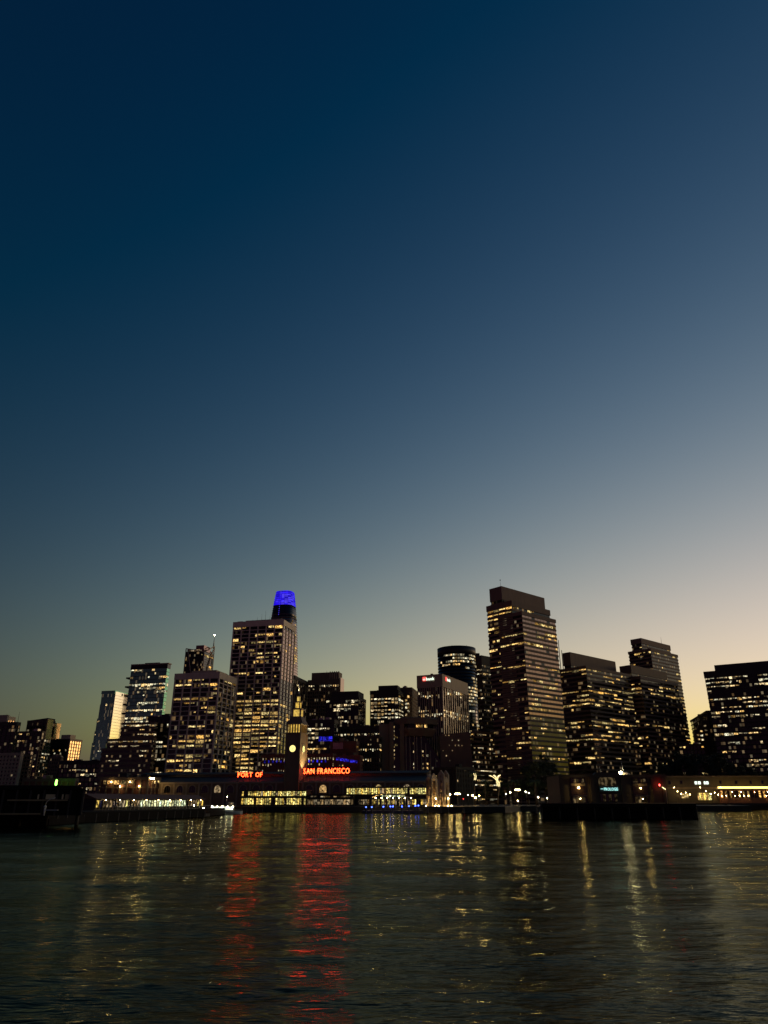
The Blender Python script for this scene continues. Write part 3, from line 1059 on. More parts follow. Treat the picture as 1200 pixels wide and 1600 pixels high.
for f in range(42):
    d = rowsy.get(f, .12)
    on = False
    for k in range(-10, 11):
        if rng.random() > .6:
            on = rng.random() < d * .8
        if not on:
            continue
        a = R(k * 7.4) - math.pi / 2
        zz = H - 9 - 3.9 * (f + 1) + 1.35
        o = bx('lit_window', root, (-.1, .1), (-1.15, 1.15), (zz, zz + 2.0), 'lit_white')
        o.location = (math.cos(a) * (rad + .05), math.sin(a) * (rad + .05), zz + 1)
        o.rotation_euler = (0, 0, a)
bx('rear_wing', root, (rad - 8, rad + 5.5), (2, 20), (0, H - 4), 'charcoal')
for dx in (-6, 12):
    tube('antenna', root, [(dx, -8, H), (dx, -8, H + 4)], .2, 'charcoal')

t = tower('office_tower', 'dark slab tower squeezed between the round tower and the tallest stepped tower', GE, 752, 1024, 690, 744, 800,
          core='glass_brown', frame='dark_stone', fh=3.8, nl=2, nr=9, pw=0.0, bh=1.7, para=9, base=0.10, seed=101, sub=3, mat='lit_white',
          rows=((1056, .7), (1064, .5), (1095, .4), (1110, .3), (1168, .6), (1173, .6), (1180, .6)))

# stepped slab towers of the north cluster
kw = dict(core='glass_brown', frame='brown_stone', fh=3.75, pw=0.0, bh=1.55, bd=.35, sub=3, mat='lit_office', matr='lit_office')
t = Tower('stepped_tower', 'tallest stepped slab tower in the skyline with dusk lit side windows', GE, 783, 916, 600)
E = t.ext(783, 916, 600, 766, 849)
t.E = E
t.block(E, nl=3, nr=9, para=12, base=0.04, seed=111, **kw)
x, y, z = E
bx('roof_trim', t.root, (x[0] + .5, x[1] + 1.0), (y[0] + 1.5, y[1] - 1), (z - 13.5, z - 12.6), 'black_metal')
antenna(t, x[0] + 7, y[0] + 6, z, 7.5, .16)
antenna(t, x[1] - 6, y[0] + 26, z, 3.5, .16)
lathe('mast_ball', t.root, [(.1, 0), (.6, .6), (.1, 1.2)], 'charcoal', 8, (x[0] + 7, y[0] + 6, z + 7.4))
E2 = t.ext(799, 938, 592, 761, 858)
t.block(E2, nl=4, nr=10, para=5, base=0.16, seed=112, baser=.4, rows=((953, .7), (960, .9), (966, .6), (980, .7), (985, .4), (1001, .5), (1013, .9), (1018, .6), (1040, .9), (1060, .3)), **kw)
E3 = t.ext(815, 955, 584, 779, 867)
t.block(E3, nl=4, nr=11, para=3, base=0.09, seed=113, rows=((960, .85), (966, .5), (998, .9), (1013, .4), (1044, .7), (1047, .6), (1066, .7), (1112, .2), (1139, .5), (1170, .3), (1185, .6)), baser=.6, **kw)
x, y, z = E3
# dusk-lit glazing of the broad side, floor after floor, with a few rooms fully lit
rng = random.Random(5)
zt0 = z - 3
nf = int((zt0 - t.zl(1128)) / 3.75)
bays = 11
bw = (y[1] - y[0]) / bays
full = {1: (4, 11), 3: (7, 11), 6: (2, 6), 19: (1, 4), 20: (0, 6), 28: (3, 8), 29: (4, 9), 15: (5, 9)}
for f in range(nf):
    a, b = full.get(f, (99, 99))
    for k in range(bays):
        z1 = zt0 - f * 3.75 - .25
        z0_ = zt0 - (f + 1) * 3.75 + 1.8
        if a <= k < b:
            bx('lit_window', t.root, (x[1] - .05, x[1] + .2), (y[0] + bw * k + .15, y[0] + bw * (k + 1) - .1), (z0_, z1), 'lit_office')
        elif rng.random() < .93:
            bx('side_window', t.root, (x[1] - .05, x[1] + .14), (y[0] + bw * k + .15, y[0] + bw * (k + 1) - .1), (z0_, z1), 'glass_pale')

t = Tower('stepped_tower', 'second stepped slab tower with long rows of lit offices facing the sunset', GE, 890, 1019, 660)
E = t.ext(890, 1019, 660, 880, 960)
t.E = E
t.block(E, nl=2, nr=9, para=12, base=0.05, seed=121, **kw)
E2 = t.ext(915, 1040, 645, 873, 984)
t.block(E2, nl=4, nr=9, para=2.5, base=0.14, seed=122, baser=.8,
        rows=((1050, .45), (1057, .6), (1076, .5), (1082, .75), (1088, .85), (1093, .3), (1098, .9), (1104, .85), (1109, .9), (1113, .1), (1131, .6), (1140, .5), (1154, .4), (1162, .85), (1169, .2), (1180, .3)), **kw)
x, y, z = E2
for f in range(26):
    zz = z - 2.5 - (f + 5) * 3.75 - 2
    if f < 9:
        continue
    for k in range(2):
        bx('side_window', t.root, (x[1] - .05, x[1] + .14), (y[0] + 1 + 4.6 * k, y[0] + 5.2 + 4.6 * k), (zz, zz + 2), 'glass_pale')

t = Tower('stepped_tower', 'lower stepped slab tower in front of the far tall one, with black recess', GE, 985, 1039, 700)
E = t.ext(985, 1039, 700, 969, 1040)
t.E = E
t.block(E, nl=2, nr=9, para=8, base=0.05, seed=131, **kw)
E2 = t.ext(1000, 1056, 690, 980, 1058)
t.block(E2, nl=2, nr=9, para=3, base=0.14, seed=132, baser=.7, rows=((1060, .3), (1071, .6), (1080, .5), (1083, .7), (1103, .2), (1137, .6)), **kw)
t = Tower('stepped_tower', 'farthest stepped slab tower with thin mast next to the bright sunset gap', GE, 1001, 997, 790)
E = t.ext(1001, 997, 790, 986, 1046)
t.E = E
t.block(E, nl=3, nr=9, para=6, base=0.05, seed=141, rows=((1012, .3), (1016, .6)), **kw)
x, y, z = E
antenna(t, x[1] - 3, y[1] - 12, z, 9, .2)
E2 = t.ext(1016, 1013, 780, 982, 1058)
t.block(E2, nl=4, nr=10, para=3, base=0.10, seed=142, baser=.8, rows=((1027, .5), (1036, .3), (1088, .6), (1093, .9), (1110, .3), (1140, .7), (1150, .9), (1154, .8), (1180, .95), (1175, .5)), **kw)

# slim lit masts between the two stepped towers
t = thing('mast_cluster', 'cluster of thin pale masts between the two stepped towers', 'mast', P(874, 1020, 760).xy.to_3d() + Vector((0, 0, 3)))
for k, (dx, top) in enumerate(((-3, 1006), (0, 1000), (2.6, 1016))):
    tube('mast', t, [(dx, 0, 0), (dx, 0, ZY(top, 760) - 3)], [1.0, .35], 'pale_wall')

# north end
t = tower('apartment_building', 'dark stepped terrace block in the sunset gap beside the broad black block', GS, 1116, 1110, 720, 1104, 1150,
          core='glass_dark', frame='dark_stone', nl=3, nr=2, base=0.05, seed=151, para=2, sub=1)
x, y, z = t.E
for px, py in ((1097, 1125), (1091, 1133), (1086, 1139)):
    zz = t.zl(py)
    w = abs(t.width(t.C, -t.ux, px, zz + 3))
    bx('terrace', t.root, (-w, x[0] + .5), (y[0] + .7, y[0] + 14), (0, zz), 'dark_stone')
    for q in range(3):
        bx('lit_window', t.root, (-w + 1, -w + 3.2), (y[0] + .3, y[0] + .8), (zz - 6 - 4 * q, zz - 4.6 - 4 * q), 'lit_white')
t = tower('office_block', 'broad black office block with many lit rows at the north end', R(-31), 1220, 1040, 640, 1100, 1262,
          core='glass_dark', frame='black_metal', fh=3.8, nl=16, nr=4, pw=0.35, bh=1.3, para=6, base=0.14, seed=155, sub=2, mat='lit_white',
          rows=((1063, .5), (1066, .6), (1076, .35), (1090, .75), (1103, .6), (1108, .35), (1116, .8), (1132, .3, 0, .3), (1135, .6, .5, 1), (1142, .6, .5, 1), (1148, .5), (1160, .3), (1185, .4), (1190, .5, .4, 1), (1196, .9, .4, 1), (1202, .6, .6, 1)))
x, y, z = t.E
bx('penthouse', t.root, (x[0] + 9, x[1] - 8), (y[0] + 5, y[1] - 8), (z, z + 6), 'charcoal')
t = tower('office_block', 'low dark block closing the foot of the sunset gap', GS, 1100, 1162, 700, 1060, 1106,
          core='glass_dark', frame='dark_stone', nl=7, nr=1, base=0.12, seed=157, para=2, sub=1)

# ------------------------------------------------------------------ hotel with the round restaurant
HY = 610.0
hr = thing('hotel', 'brown concrete hotel with round rooftop restaurant and sloping dark front', 'building', (0, HY, 3))


def hx(px, z=40):
    return XW(px, HY, z)


def hz(py):
    return ZY(py, HY) - 3


bx('wall_slab', hr, (hx(592), hx(608)), (0, 22), (0, hz(1131)), 'concrete')
bx('wall_slab', hr, (hx(608.5), hx(615)), (-2, 24), (0, hz(1128)), 'concrete')
bx('recess', hr, (hx(615.2), hx(625)), (3, 20), (0, hz(1132)), 'glass_dark')
for k in range(14):
    if k % 5 != 3:
        bx('lit_window', hr, (hx(615.6), hx(616.9)), (2.6, 3.1), (hz(1212) + 3.1 * k, hz(1212) + 3.1 * k + 1.5), 'lit_dim' if k % 3 else 'lit_white')
for py in (1151.5, 1163.5, 1207):
    bx('lit_window', hr, (hx(617), hx(621.5)), (2.5, 3.1), (hz(py + 1.5), hz(py - 1.5)), 'lit_office')
bx('wall_slab', hr, (hx(625.2), hx(632)), (-1, 23), (0, hz(1130)), 'concrete')
# folded dark front with fins stepping down to the north
prof = [(hx(632), 0), (hx(706), 0), (hx(706), hz(1210)), (hx(690), hz(1190)), (hx(664), hz(1150)), (hx(650), hz(1138)), (hx(632), hz(1138))]
profile('sloped_front', hr, prof, 4, 26, 'glass_dark')
rng = random.Random(17)
for k, px in enumerate((634, 640, 647, 651, 658, 665, 672, 680)):
    zt = hz(1135 if k < 3 else 1135 + (px - 648) * 1.55)
    bx('fin', hr, (hx(px), hx(px) + .7), (.5, 4.3), (0, zt), 'pale_concrete')
    if k in (0, 3, 5, 6, 7):
        for f in range(18):
            z_ = hz(1208) + 3.2 * f
            if z_ < zt - 3 and rng.random() < (.75 if k != 0 else .35):
                bx('lit_window', hr, (hx(px) - 2.6, hx(px) - 1.4), (3.6, 4.2), (z_, z_ + 1.5), 'lit_white')
for f in range(8):
    for k in range(9):
        if rng.random() < .22:
            xx = hx(682 + 5 * k)
            z_ = hz(1206) + 4 * f
            bx('lit_window', hr, (xx, xx + .8), (2.2, 2.9), (z_, z_ + .9), 'lit_dim')
profile('side_wall', hr, [(hx(688), 0), (hx(742), 0), (hx(736), hz(1143)), (hx(689), hz(1147))], 2.8, 34, 'brown_stone')
cxr = hx(650, 70)
def ring(r_, z):
    return [(cxr + r_ * math.cos(R(22.5 + 45 * i)), 12 + .9 * r_ * math.sin(R(22.5 + 45 * i)), z) for i in range(8)]


def drum(name, levels, mat):
    v, f = [], []
    for r_, z in levels:
        v += ring(r_, z)
    for j in range(len(levels) - 1):
        f += [(j * 8 + i, j * 8 + (i + 1) % 8, j * 8 + 8 + (i + 1) % 8, j * 8 + 8 + i) for i in range(8)]
    f += [tuple(range(7, -1, -1)), tuple(range((len(levels) - 1) * 8, len(levels) * 8))]
    mesh(name, v, f, mat, hr)


drum('restaurant_base', [(15, hz(1150)), (18.5, hz(1140)), (18.5, hz(1137.6))], 'concrete')
drum('restaurant_glass', [(16.0, hz(1137.5)), (16.0, hz(1131.6))], 'glass_dark')
drum('restaurant_roof', [(19.5, hz(1131.5)), (19.5, hz(1122.5)), (18.5, hz(1121.2))], 'concrete')
for k in range(7):
    a = R(-90 + 2 + 5.2 * k)
    o = bx('lit_window', hr, (-.1, .1), (-.6, .6), (0, 2.0), 'lit_amber' if k < 2 or k > 4 else 'lit_office')
    o.location = (cxr + math.cos(a) * 15.6, 12 + .9 * math.sin(a) * 15.6, hz(1134.7))
    o.rotation_euler = (0, 0, a)
t = tower('office_block', 'low dark block with dotted dim windows under the hotel side wall', GE, 712, 1198, 560, 680, 740,
          core='dark_stone', frame='dark_stone', fh=3.4, nl=8, nr=7, pw=1.3, bh=1.5, para=2, base=0.12, sub=1, seed=171, mat='lit_dim')
t = tower('office_block', 'banded pale edged block at the foot of the round tower', GE, 742, 1142, 620, 736, 800,
          core='glass_dark', frame='concrete', fh=3.6, nl=2, nr=10, pw=0.0, bh=1.7, para=2, base=0.25, sub=2, seed=172, mat='lit_white')

# ------------------------------------------------------------------ ferry hall with clock tower
FB = Tower('ferry_hall', 'long low hall with arched windows and an illuminated clock tower', GS, 469.5, 1132, 446)
ux, uy, C0 = FB.ux, FB.uy, FB.C
Et = FB.ext(469.5, 1132, 446, 449, 480)
root = FB.root


def fz(py, Y=446):
    return ZY(py, Y) - 3.0


tw = bpy.data.objects.new('clock_tower', None)
COL.objects.link(tw)
tw.parent = root
x, y, zt = Et
wx, wy = x[1] - x[0], y[1] - y[0]
mx, my = (x[0] + x[1]) / 2, (y[0] + y[1]) / 2
W = (wx + wy) / 2
bx('shaft', tw, x, y, (0, fz(1146)), 'concrete')
for sx in (x[0], x[1]):
    for sy in (y[0], y[1]):
        bx('corner_pier', tw, (sx - .55, sx + .55), (sy - .55, sy + .55), (0, fz(1145)), 'concrete')
bx('cornice', tw, (x[0] - .7, x[1] + .7), (y[0] - .7, y[1] + .7), (fz(1146), fz(1144.3)), 'concrete')
bx('belfry_light', tw, (x[0] + .8, x[1] - .8), (y[0] + .8, y[1] - .8), (fz(1144.2), fz(1131.4)), 'belfry')
for k in range(6):
    xx = x[0] + wx * k / 5
    bx('column', tw, (xx - .32, xx + .32), (y[0] + .05, y[0] + .7), (fz(1144.3), fz(1131.5)), 'concrete')
    if k:
        yy = y[0] + wy * k / 5
        bx('column', tw, (x[1] - .7, x[1] - .05), (yy - .32, yy + .32), (fz(1144.3), fz(1131.5)), 'concrete')
bx('cornice', tw, (x[0] - .8, x[1] + .8), (y[0] - .8, y[1] + .8), (fz(1131.5), fz(1130)), 'pale_concrete')
h2 = W * .5
h3 = W * .29
z4, z5 = fz(1130), fz(1118)
mesh('sloped_roof', [(mx + sx * h2 * .97, my + sy * h2 * .97, z4) for sx, sy in ((-1, -1), (1, -1), (1, 1), (-1, 1))] +
     [(mx + sx * h3, my + sy * h3, z5) for sx, sy in ((-1, -1), (1, -1), (1, 1), (-1, 1))],
     [(0, 1, 5, 4), (1, 2, 6, 5), (2, 3, 7, 6), (3, 0, 4, 7), (4, 5, 6, 7)], 'brown_stone', tw)
for (za, zb, hh, npil) in ((1118, 1107.5, .27, 2), (1104.5, 1096, .165, 2), (1093.5, 1086.5, .085, 2)):
    h_ = W * hh
    bx('lantern_light', tw, (mx - h_ * .86, mx + h_ * .86), (my - h_ * .86, my + h_ * .86), (fz(za), fz(zb)), 'belfry')
    pwid = h_ * .16
    for sx in (-1, 1):
        for sy in (-1, 1):
            bx('column', tw, (mx + sx * h_ - pwid * (sx > 0) * 2, mx + sx * h_ + pwid * (sx < 0) * 2), (my + sy * h_ - pwid * (sy > 0) * 2, my + sy * h_ + pwid * (sy < 0) * 2), (fz(za), fz(zb)), 'pale_concrete')
    bx('cornice', tw, (mx - h_ * 1.22, mx + h_ * 1.22), (my - h_ * 1.22, my + h_ * 1.22), (fz(zb), fz(zb - 1.4)), 'pale_wall')
    bx('ledge', tw, (mx - h_ * 1.05, mx + h_ * 1.05), (my - h_ * 1.05, my + h_ * 1.05), (fz(za + 1.6), fz(za)), 'concrete')
lathe('dome', tw, [(W * .11, fz(1085)), (W * .10, fz(1083.4)), (W * .05, fz(1081.5)), (.35, fz(1080))], 'slate', 16, (mx, my, 0))
lathe('finial', tw, [(.75, fz(1081.5)), (.3, fz(1079))], 'white_paint', 10, (mx, my, 0))
tube('flag_pole', tw, [(mx, my, fz(1080)), (mx, my, fz(1065.5))], [.36, .22], 'white_paint')
for nm, lx_, ly_, lz_, en in (('pole_lamp', mx + .6, my - 2.6, fz(1082), 3000.0), ('tower_fill_lamp', x[1] + 7.0, my - 1.0, fz(1208), 15000.0)):  # the second spot and its housing are unseen, added to warm the shaft
    ld = bpy.data.lights.new(nm, 'SPOT')
    ld.spot_size = R(70)
    ld.spot_blend = 0.6
    ld.energy = en
    ld.color = (1.0, 0.78, 0.38)
    ld.shadow_soft_size = 0.25
    lo_ = bpy.data.objects.new(nm, ld)
    COL.objects.link(lo_)
    lo_.parent = tw
    lo_.location = (lx_, ly_, lz_)
    aim = Vector((mx, my, fz(1066) if nm == 'pole_lamp' else fz(1165))) - Vector((lx_, ly_, lz_))
    lo_.rotation_euler = aim.to_track_quat('-Z', 'Y').to_euler()
    lathe(nm + '_housing', tw, [(.3, -.5), (.35, -.3), (.1, -.28)], 'charcoal', 8, (lx_, ly_, lz_))
mesh('flag', [(mx, my, fz(1066)), (mx - 1.5, my - .2, fz(1067)), (mx - 1.5, my - .2, fz(1069)), (mx, my, fz(1069.5)), (mx, my + .05, fz(1066)), (mx - 1.5, my - .15, fz(1067)), (mx - 1.5, my - .15, fz(1069)), (mx, my + .05, fz(1069.5))],
     [(0, 1, 2, 3), (7, 6, 5, 4)], 'white_paint', tw)
zc = fz(1169.5)
for axis in (0, 1):
    for nm, r_, out, mat in (('clock_rim', 2.75, .35, 'pale_concrete'), ('clock_ring', 2.35, .45, 'charcoal'), ('clock_face', 1.9, .55, 'clock_dial')):
        o = lathe(nm, tw, [(r_, 0), (r_, out)], mat, 28)
        if axis == 0:
            o.location = (mx, y[0] - .02, zc)
            o.rotation_euler = (R(90), 0, 0)
        else:
            o.location = (x[1] + .02, my, zc)
            o.rotation_euler = (0, R(90), 0)
    for ang, ln in ((65, 1.35), (178, .95)):
        c_, s_ = math.sin(R(ang)) * ln, math.cos(R(ang)) * ln
        if axis == 0:
            tube('clock_hand', tw, [(mx, y[0] - .62, zc), (mx + c_, y[0] - .62, zc + s_)], .10, 'charcoal', 4)
        else:
            tube('clock_hand', tw, [(x[1] + .62, my, zc), (x[1] + .62, my + c_, zc + s_)], .10, 'charcoal', 4)

# the hall
wl = abs(FB.width(C0, -ux, 196, 20))
wr = abs(FB.width(C0, ux, 668, 20))
eave, ridge, y0, y1 = 13.2, 18.8, 1.5, 38.0
bx('front_wall', root, (-wl, wr), (y0, y0 + 1.0), (0, eave), 'concrete')
bx('end_wall', root, (wr - .98, wr - .01), (y0 + 1.02, y1), (0, eave), 'concrete')
bx('end_wall', root, (-wl + .01, -wl + .98), (y0 + 1.02, y1), (0, eave), 'concrete')
bx('cornice', root, (-wl - .5, wr + .5), (y0 - .55, y0 - .02), (eave - .9, eave), 'pale_concrete')
mid = (y0 + y1) / 2
mesh('roof', [(-wl - .4, y0 - .3, eave + .02), (wr + .4, y0 - .3, eave + .02), (wr + .4, mid - 6, eave + 3.2), (-wl - .4, mid - 6, eave + 3.2),
              (wr + .4, mid + 6, eave + 3.2), (-wl - .4, mid + 6, eave + 3.2), (wr + .4, y1, eave + .02), (-wl - .4, y1, eave + .02)],
     [(0, 1, 2, 3), (5, 4, 6, 7), (0, 3, 5, 7), (1, 6, 4, 2), (0, 7, 6, 1)], 'slate', root)
bx('clerestory', root, (-wl + 3, wr - 3), (mid - 5.6, mid + 5.6), (eave + 3.0, eave + 4.8), 'charcoal')
mesh('skylight_roof', [(-wl + 2, mid - 6.2, eave + 4.82), (wr - 2, mid - 6.2, eave + 4.82), (wr - 2, mid, ridge + .6), (-wl + 2, mid, ridge + .6), (wr - 2, mid + 6.2, eave + 4.82), (-wl + 2, mid + 6.2, eave + 4.82)],
     [(0, 1, 2, 3), (3, 2, 4, 5), (0, 3, 5), (1, 4, 2), (0, 5, 4, 1)], 'slate', root)
n_arch = int((wl + wr) // 8.0)


def arch_pts(xc, w, zb, zs, n=10):
    return [(xc - w, zb), (xc + w, zb)] + [(xc + w * math.cos(math.pi * i / n), zs + w * math.sin(math.pi * i / n)) for i in range(n + 1)]


lit_px = {436: 'lit_amber', 457: 'lit_office', 509: 'lit_dim', 586: 'lit_amber', 640: 'lit_dim', 345: 'lit_dim'}
lit_x = {}
for px, mm in lit_px.items():
    w = FB.width(C0, ux if px > 469 else -ux, px, 13)
    lit_x[abs(w) if px > 469 else -abs(w)] = mm
for k in range(n_arch):
    xc = -wl + 4 + (wl + wr - 8) * k / (n_arch - 1)
    if x[0] - 2 < xc < x[1] + 2:
        continue
    mm = 'glass_dark'
    for lx, m_ in lit_x.items():
        if abs(lx - xc) < 4.1:
            mm = m_
    profile('arched_window', root, arch_pts(xc, 2.1, 7.2, 9.2), y0 - .12, y0 + .2, mm)
    o_ = arch_pts(xc, 2.65, 7.0, 9.2)
    i_ = arch_pts(xc, 2.1, 7.0, 9.2)
    kk = len(o_)
    v = [(a, y0 - .4, b) for a, b in o_] + [(a, y0 - .4, b) for a, b in i_] + [(a, y0 + .1, b) for a, b in i_]
    f = [(j, j + 1, kk + j + 1, kk + j) for j in range(1, kk - 1)] + [(kk + j, kk + j + 1, 2 * kk + j + 1, 2 * kk + j) for j in range(1, kk - 1)]
    mesh('arch_surround', v, f, 'pale_concrete', root)
    for q in (-.7, .7):
        bx('mullion', root, (xc + q - .08, xc + q + .08), (y0 - .2, y0 - .13), (7.2, 10.9), 'charcoal')
for k in range(n_arch + 1):
    xc = -wl + (wl + wr - .6) * k / n_arch + .3
    if x[0] - 1 < xc < x[1] + 1:
        continue
    bx('pilaster', root, (xc - .5, xc + .5), (y0 - .32, y0 - .02), (0, eave - .95), 'pale_concrete')

# red roof letters, standing on their own frames
for text, p0, p1, pz0, pz1, lab in (('PORT OF', 371, 409, 1214, 1203.5, 'red glowing roof letters reading PORT OF'),
                                    ('SAN FRANCISCO', 473.5, 545.5, 1209, 1196.5, 'red glowing roof letters reading SAN FRANCISCO')):
    a0 = FB.width(C0, ux if p0 > 469.5 else -ux, p0, 22)
    a1 = FB.width(C0, ux if p1 > 469.5 else -ux, p1, 22)
    a0 = abs(a0) if p0 > 469.5 else -abs(a0)
    a1 = abs(a1) if p1 > 469.5 else -abs(a1)
    base = C0 + ux * a0
    zb_ = ZY(pz0 if p0 > 469 else pz0, base.y)
    h_ = (ZY(pz1, base.y) - zb_) * .70
    yy = 1.0
    s = thing('roof_sign', lab, 'sign', (base.x + uy.x * yy, base.y + uy.y * yy, 3 + eave), GS)
    letters(s, text, 0, a1 - a0, zb_ - 3 - eave, h_, 0, 'neon_red', .0)
    n = int((a1 - a0) / 3.2)
    for k in range(n + 1):
        xx = (a1 - a0) * k / n
        tube('sign_post', s, [(xx, .35, 0), (xx, .35, zb_ - 3 - eave + h_)], .12, 'charcoal', 5)
    for zz in (.15, .95):
        tube('sign_rail', s, [(0, .35, zb_ - 3 - eave + h_ * zz), (a1 - a0, .35, zb_ - 3 - eave + h_ * zz)], .09, 'charcoal', 5)


# ------------------------------------------------------------------ pavilions in front of the hall
def loc_x(px, z=8, back=0.0):
    base = C0 + uy * back
    w = FB.width(base, ux, px, z)
    return w


def pavilion(name, label, p0, p1, back, floors, npan, roofmat='slate', depth=9.0, seed=1):
    a0, a1 = loc_x(p0, 8, back), loc_x(p1, 8, back)
    base = C0 + uy * back + ux * a0
    t = thing(name, label, 'pavilion', (base.x, base.y, 3), GS)
    L = a1 - a0
    rng = random.Random(seed)
    top = max(f[1] for f in floors) + .5
    bx('back_wall', t, (0, L), (1.2, depth), (0, top), 'charcoal')
    for (z0, z1, mat, prob) in floors:
        bw = L / npan
        for k in range(npan):
            mm = mat if rng.random() < prob else ('lit_dim' if rng.random() < .5 else 'glass_dark')
            bx('window_pane', t, (bw * k + .14, bw * (k + 1) - .14), (.35, .7), (z0, z1), mm)
        for k in range(npan + 1):
            bx('post', t, (bw * k - .11, bw * k + .11), (.1, .6), (z0 - .2, z1 + .2), 'charcoal')
        bx('transom', t, (0, L), (.12, .34), (z0 + (z1 - z0) * .68, z0 + (z1 - z0) * .68 + .15), 'charcoal')
        bx('eave', t, (-.6, L + .6), (-1.1, depth), (z1 + .22, z1 + .7), roofmat)
        bx('sill', t, (-.2, L + .2), (-.1, 1.15), (z0 - .75, z0 - .22), 'charcoal')
    return t


pavilion('ferry_terminal', 'two storey glazed terminal with rows of yellow lit windows below the clock tower', 377, 478, -16, ((.8, 4.0, 'lit_arcade', .8), (5.3, 7.6, 'lit_arcade', .8)), 30, seed=4)
pavilion('ferry_terminal', 'single storey dim terminal hall with small scattered lights under the red letters', 480, 552, -14, ((.8, 3.3, 'lit_dim', .6), (4.6, 5.3, 'lit_dim', .2)), 14, seed=9)
pavilion('ferry_terminal', 'long terrace pavilion with greenish yellow lit upper windows beside the gabled gates', 541, 667, -10, ((.8, 3.3, 'lit_arcade', .25), (6.2, 9.2, 'lit_arcade', .85)), 38, seed=12)

# canopy with white posts over the gangway
g = P(612, 1262, 392)
t = thing('canopy', 'arched pale canopy on white posts at the boat landing', 'canopy', (g.x, g.y, 3), GS)
pts = []
L = 20.0
for i in range(13):
    q = i / 12
    pts.append((-L / 2 + L * q, 4.2 + 1.9 * math.sin(math.pi * min(1, q * 1.15)) ** .7 if q < .87 else 4.2))
v = [(a, -5, b) for a, b in pts] + [(a, 5, b) for a, b in pts] + [(a, -5, b + .2) for a, b in pts] + [(a, 5, b + .2) for a, b in pts]
n = len(pts)
f = []
for i in range(n - 1):
    f += [(i, i + 1, n + i + 1, n + i), (2 * n + i, 3 * n + i, 3 * n + i + 1, 2 * n + i + 1), (i, 2 * n + i, 2 * n + i + 1, i + 1), (n + i, n + i + 1, 3 * n + i + 1, 3 * n + i)]
mesh('canopy_roof', v, f, 'pale_wall', t, True)
for k in range(7):
    xx = -L / 2 + .8 + (L - 1.6) * k / 6
    for yy in (-4.5, 4.5):
        tube('post', t, [(xx, yy, -.02), (xx, yy, 4.3)], .16, 'white_paint')
    lathe('ceiling_lamp', t, [(.05, 0), (.3, .15), (.05, .3)], 'lamp_warm', 8, (xx + .8, 0, 3.9))
for k in range(12):
    bx('canopy_window', t, (-L / 2 + 6 + 1.0 * k, -L / 2 + 6.7 + 1.0 * k), (-5.3, -5.1), (4.6, 5.3), 'lit_terminal')
# floating landing with piles and blue lamps
dl, dr = P(566, 1270, 372), P(662, 1270, 372)
t = thing('landing_float', 'dark floating boat landing moored below the pale canopy', 'pontoon', (dl.x, 372, 0))
W_ = dr.x - dl.x
bx('deck', t, (0, W_), (0, 14), (-.6, 1.3), 'wet_timber')
bx('fender', t, (-.2, W_ + .2), (-.35, -.02), (.1, 1.0), 'black_metal')
for k in range(14):
    tube('rail_post', t, [(W_ * k / 13, .3, 1.3), (W_ * k / 13, .3, 2.5)], .06, 'charcoal', 5)
tube('rail', t, [(0, .3, 2.5), (W_, .3, 2.5)], .06, 'charcoal', 5)
for i, (px, py) in enumerate(((572, 1261), (581, 1261), (599, 1260.5), (610, 1260), (614, 1260), (628, 1260), (639, 1259.5), (649, 1259), (653.5, 1258.5))):
    q = P(px, py, 370)
    t = thing('mooring_pile', 'mooring pile topped by a small blue lamp along the boat landing', 'pile', (q.x, 370 - (i % 3) * .6, 0), 0, 'piles with blue lamps at the boat landing')
    tube('post', t, [(0, 0, -2), (0, 0, q.z - .3)], .38, 'wet_timber', 8)
    lathe('lamp', t, [(.1, 0), (.28, .12), (.28, .4), (.1, .5)], 'lamp_blue', 8, (0, 0, q.z - .28))
for i, (px, h_) in enumerate(((668, 3.2), (688, 3.4), (700, 3.0), (724, 2.5), (838, 2.6), (120, 4.2))):
    Yp = 375 if px > 300 else 200
    xx = XW(px, Yp, 1)
    o = tube('mooring_pile', None, [(xx, Yp, -2), (xx, Yp, h_)], [.5, .46], 'wet_timber', 8)
    tag(o, 'bare dark timber mooring pile standing in the water off the quay', 'pile', 'bare piles off the quay')


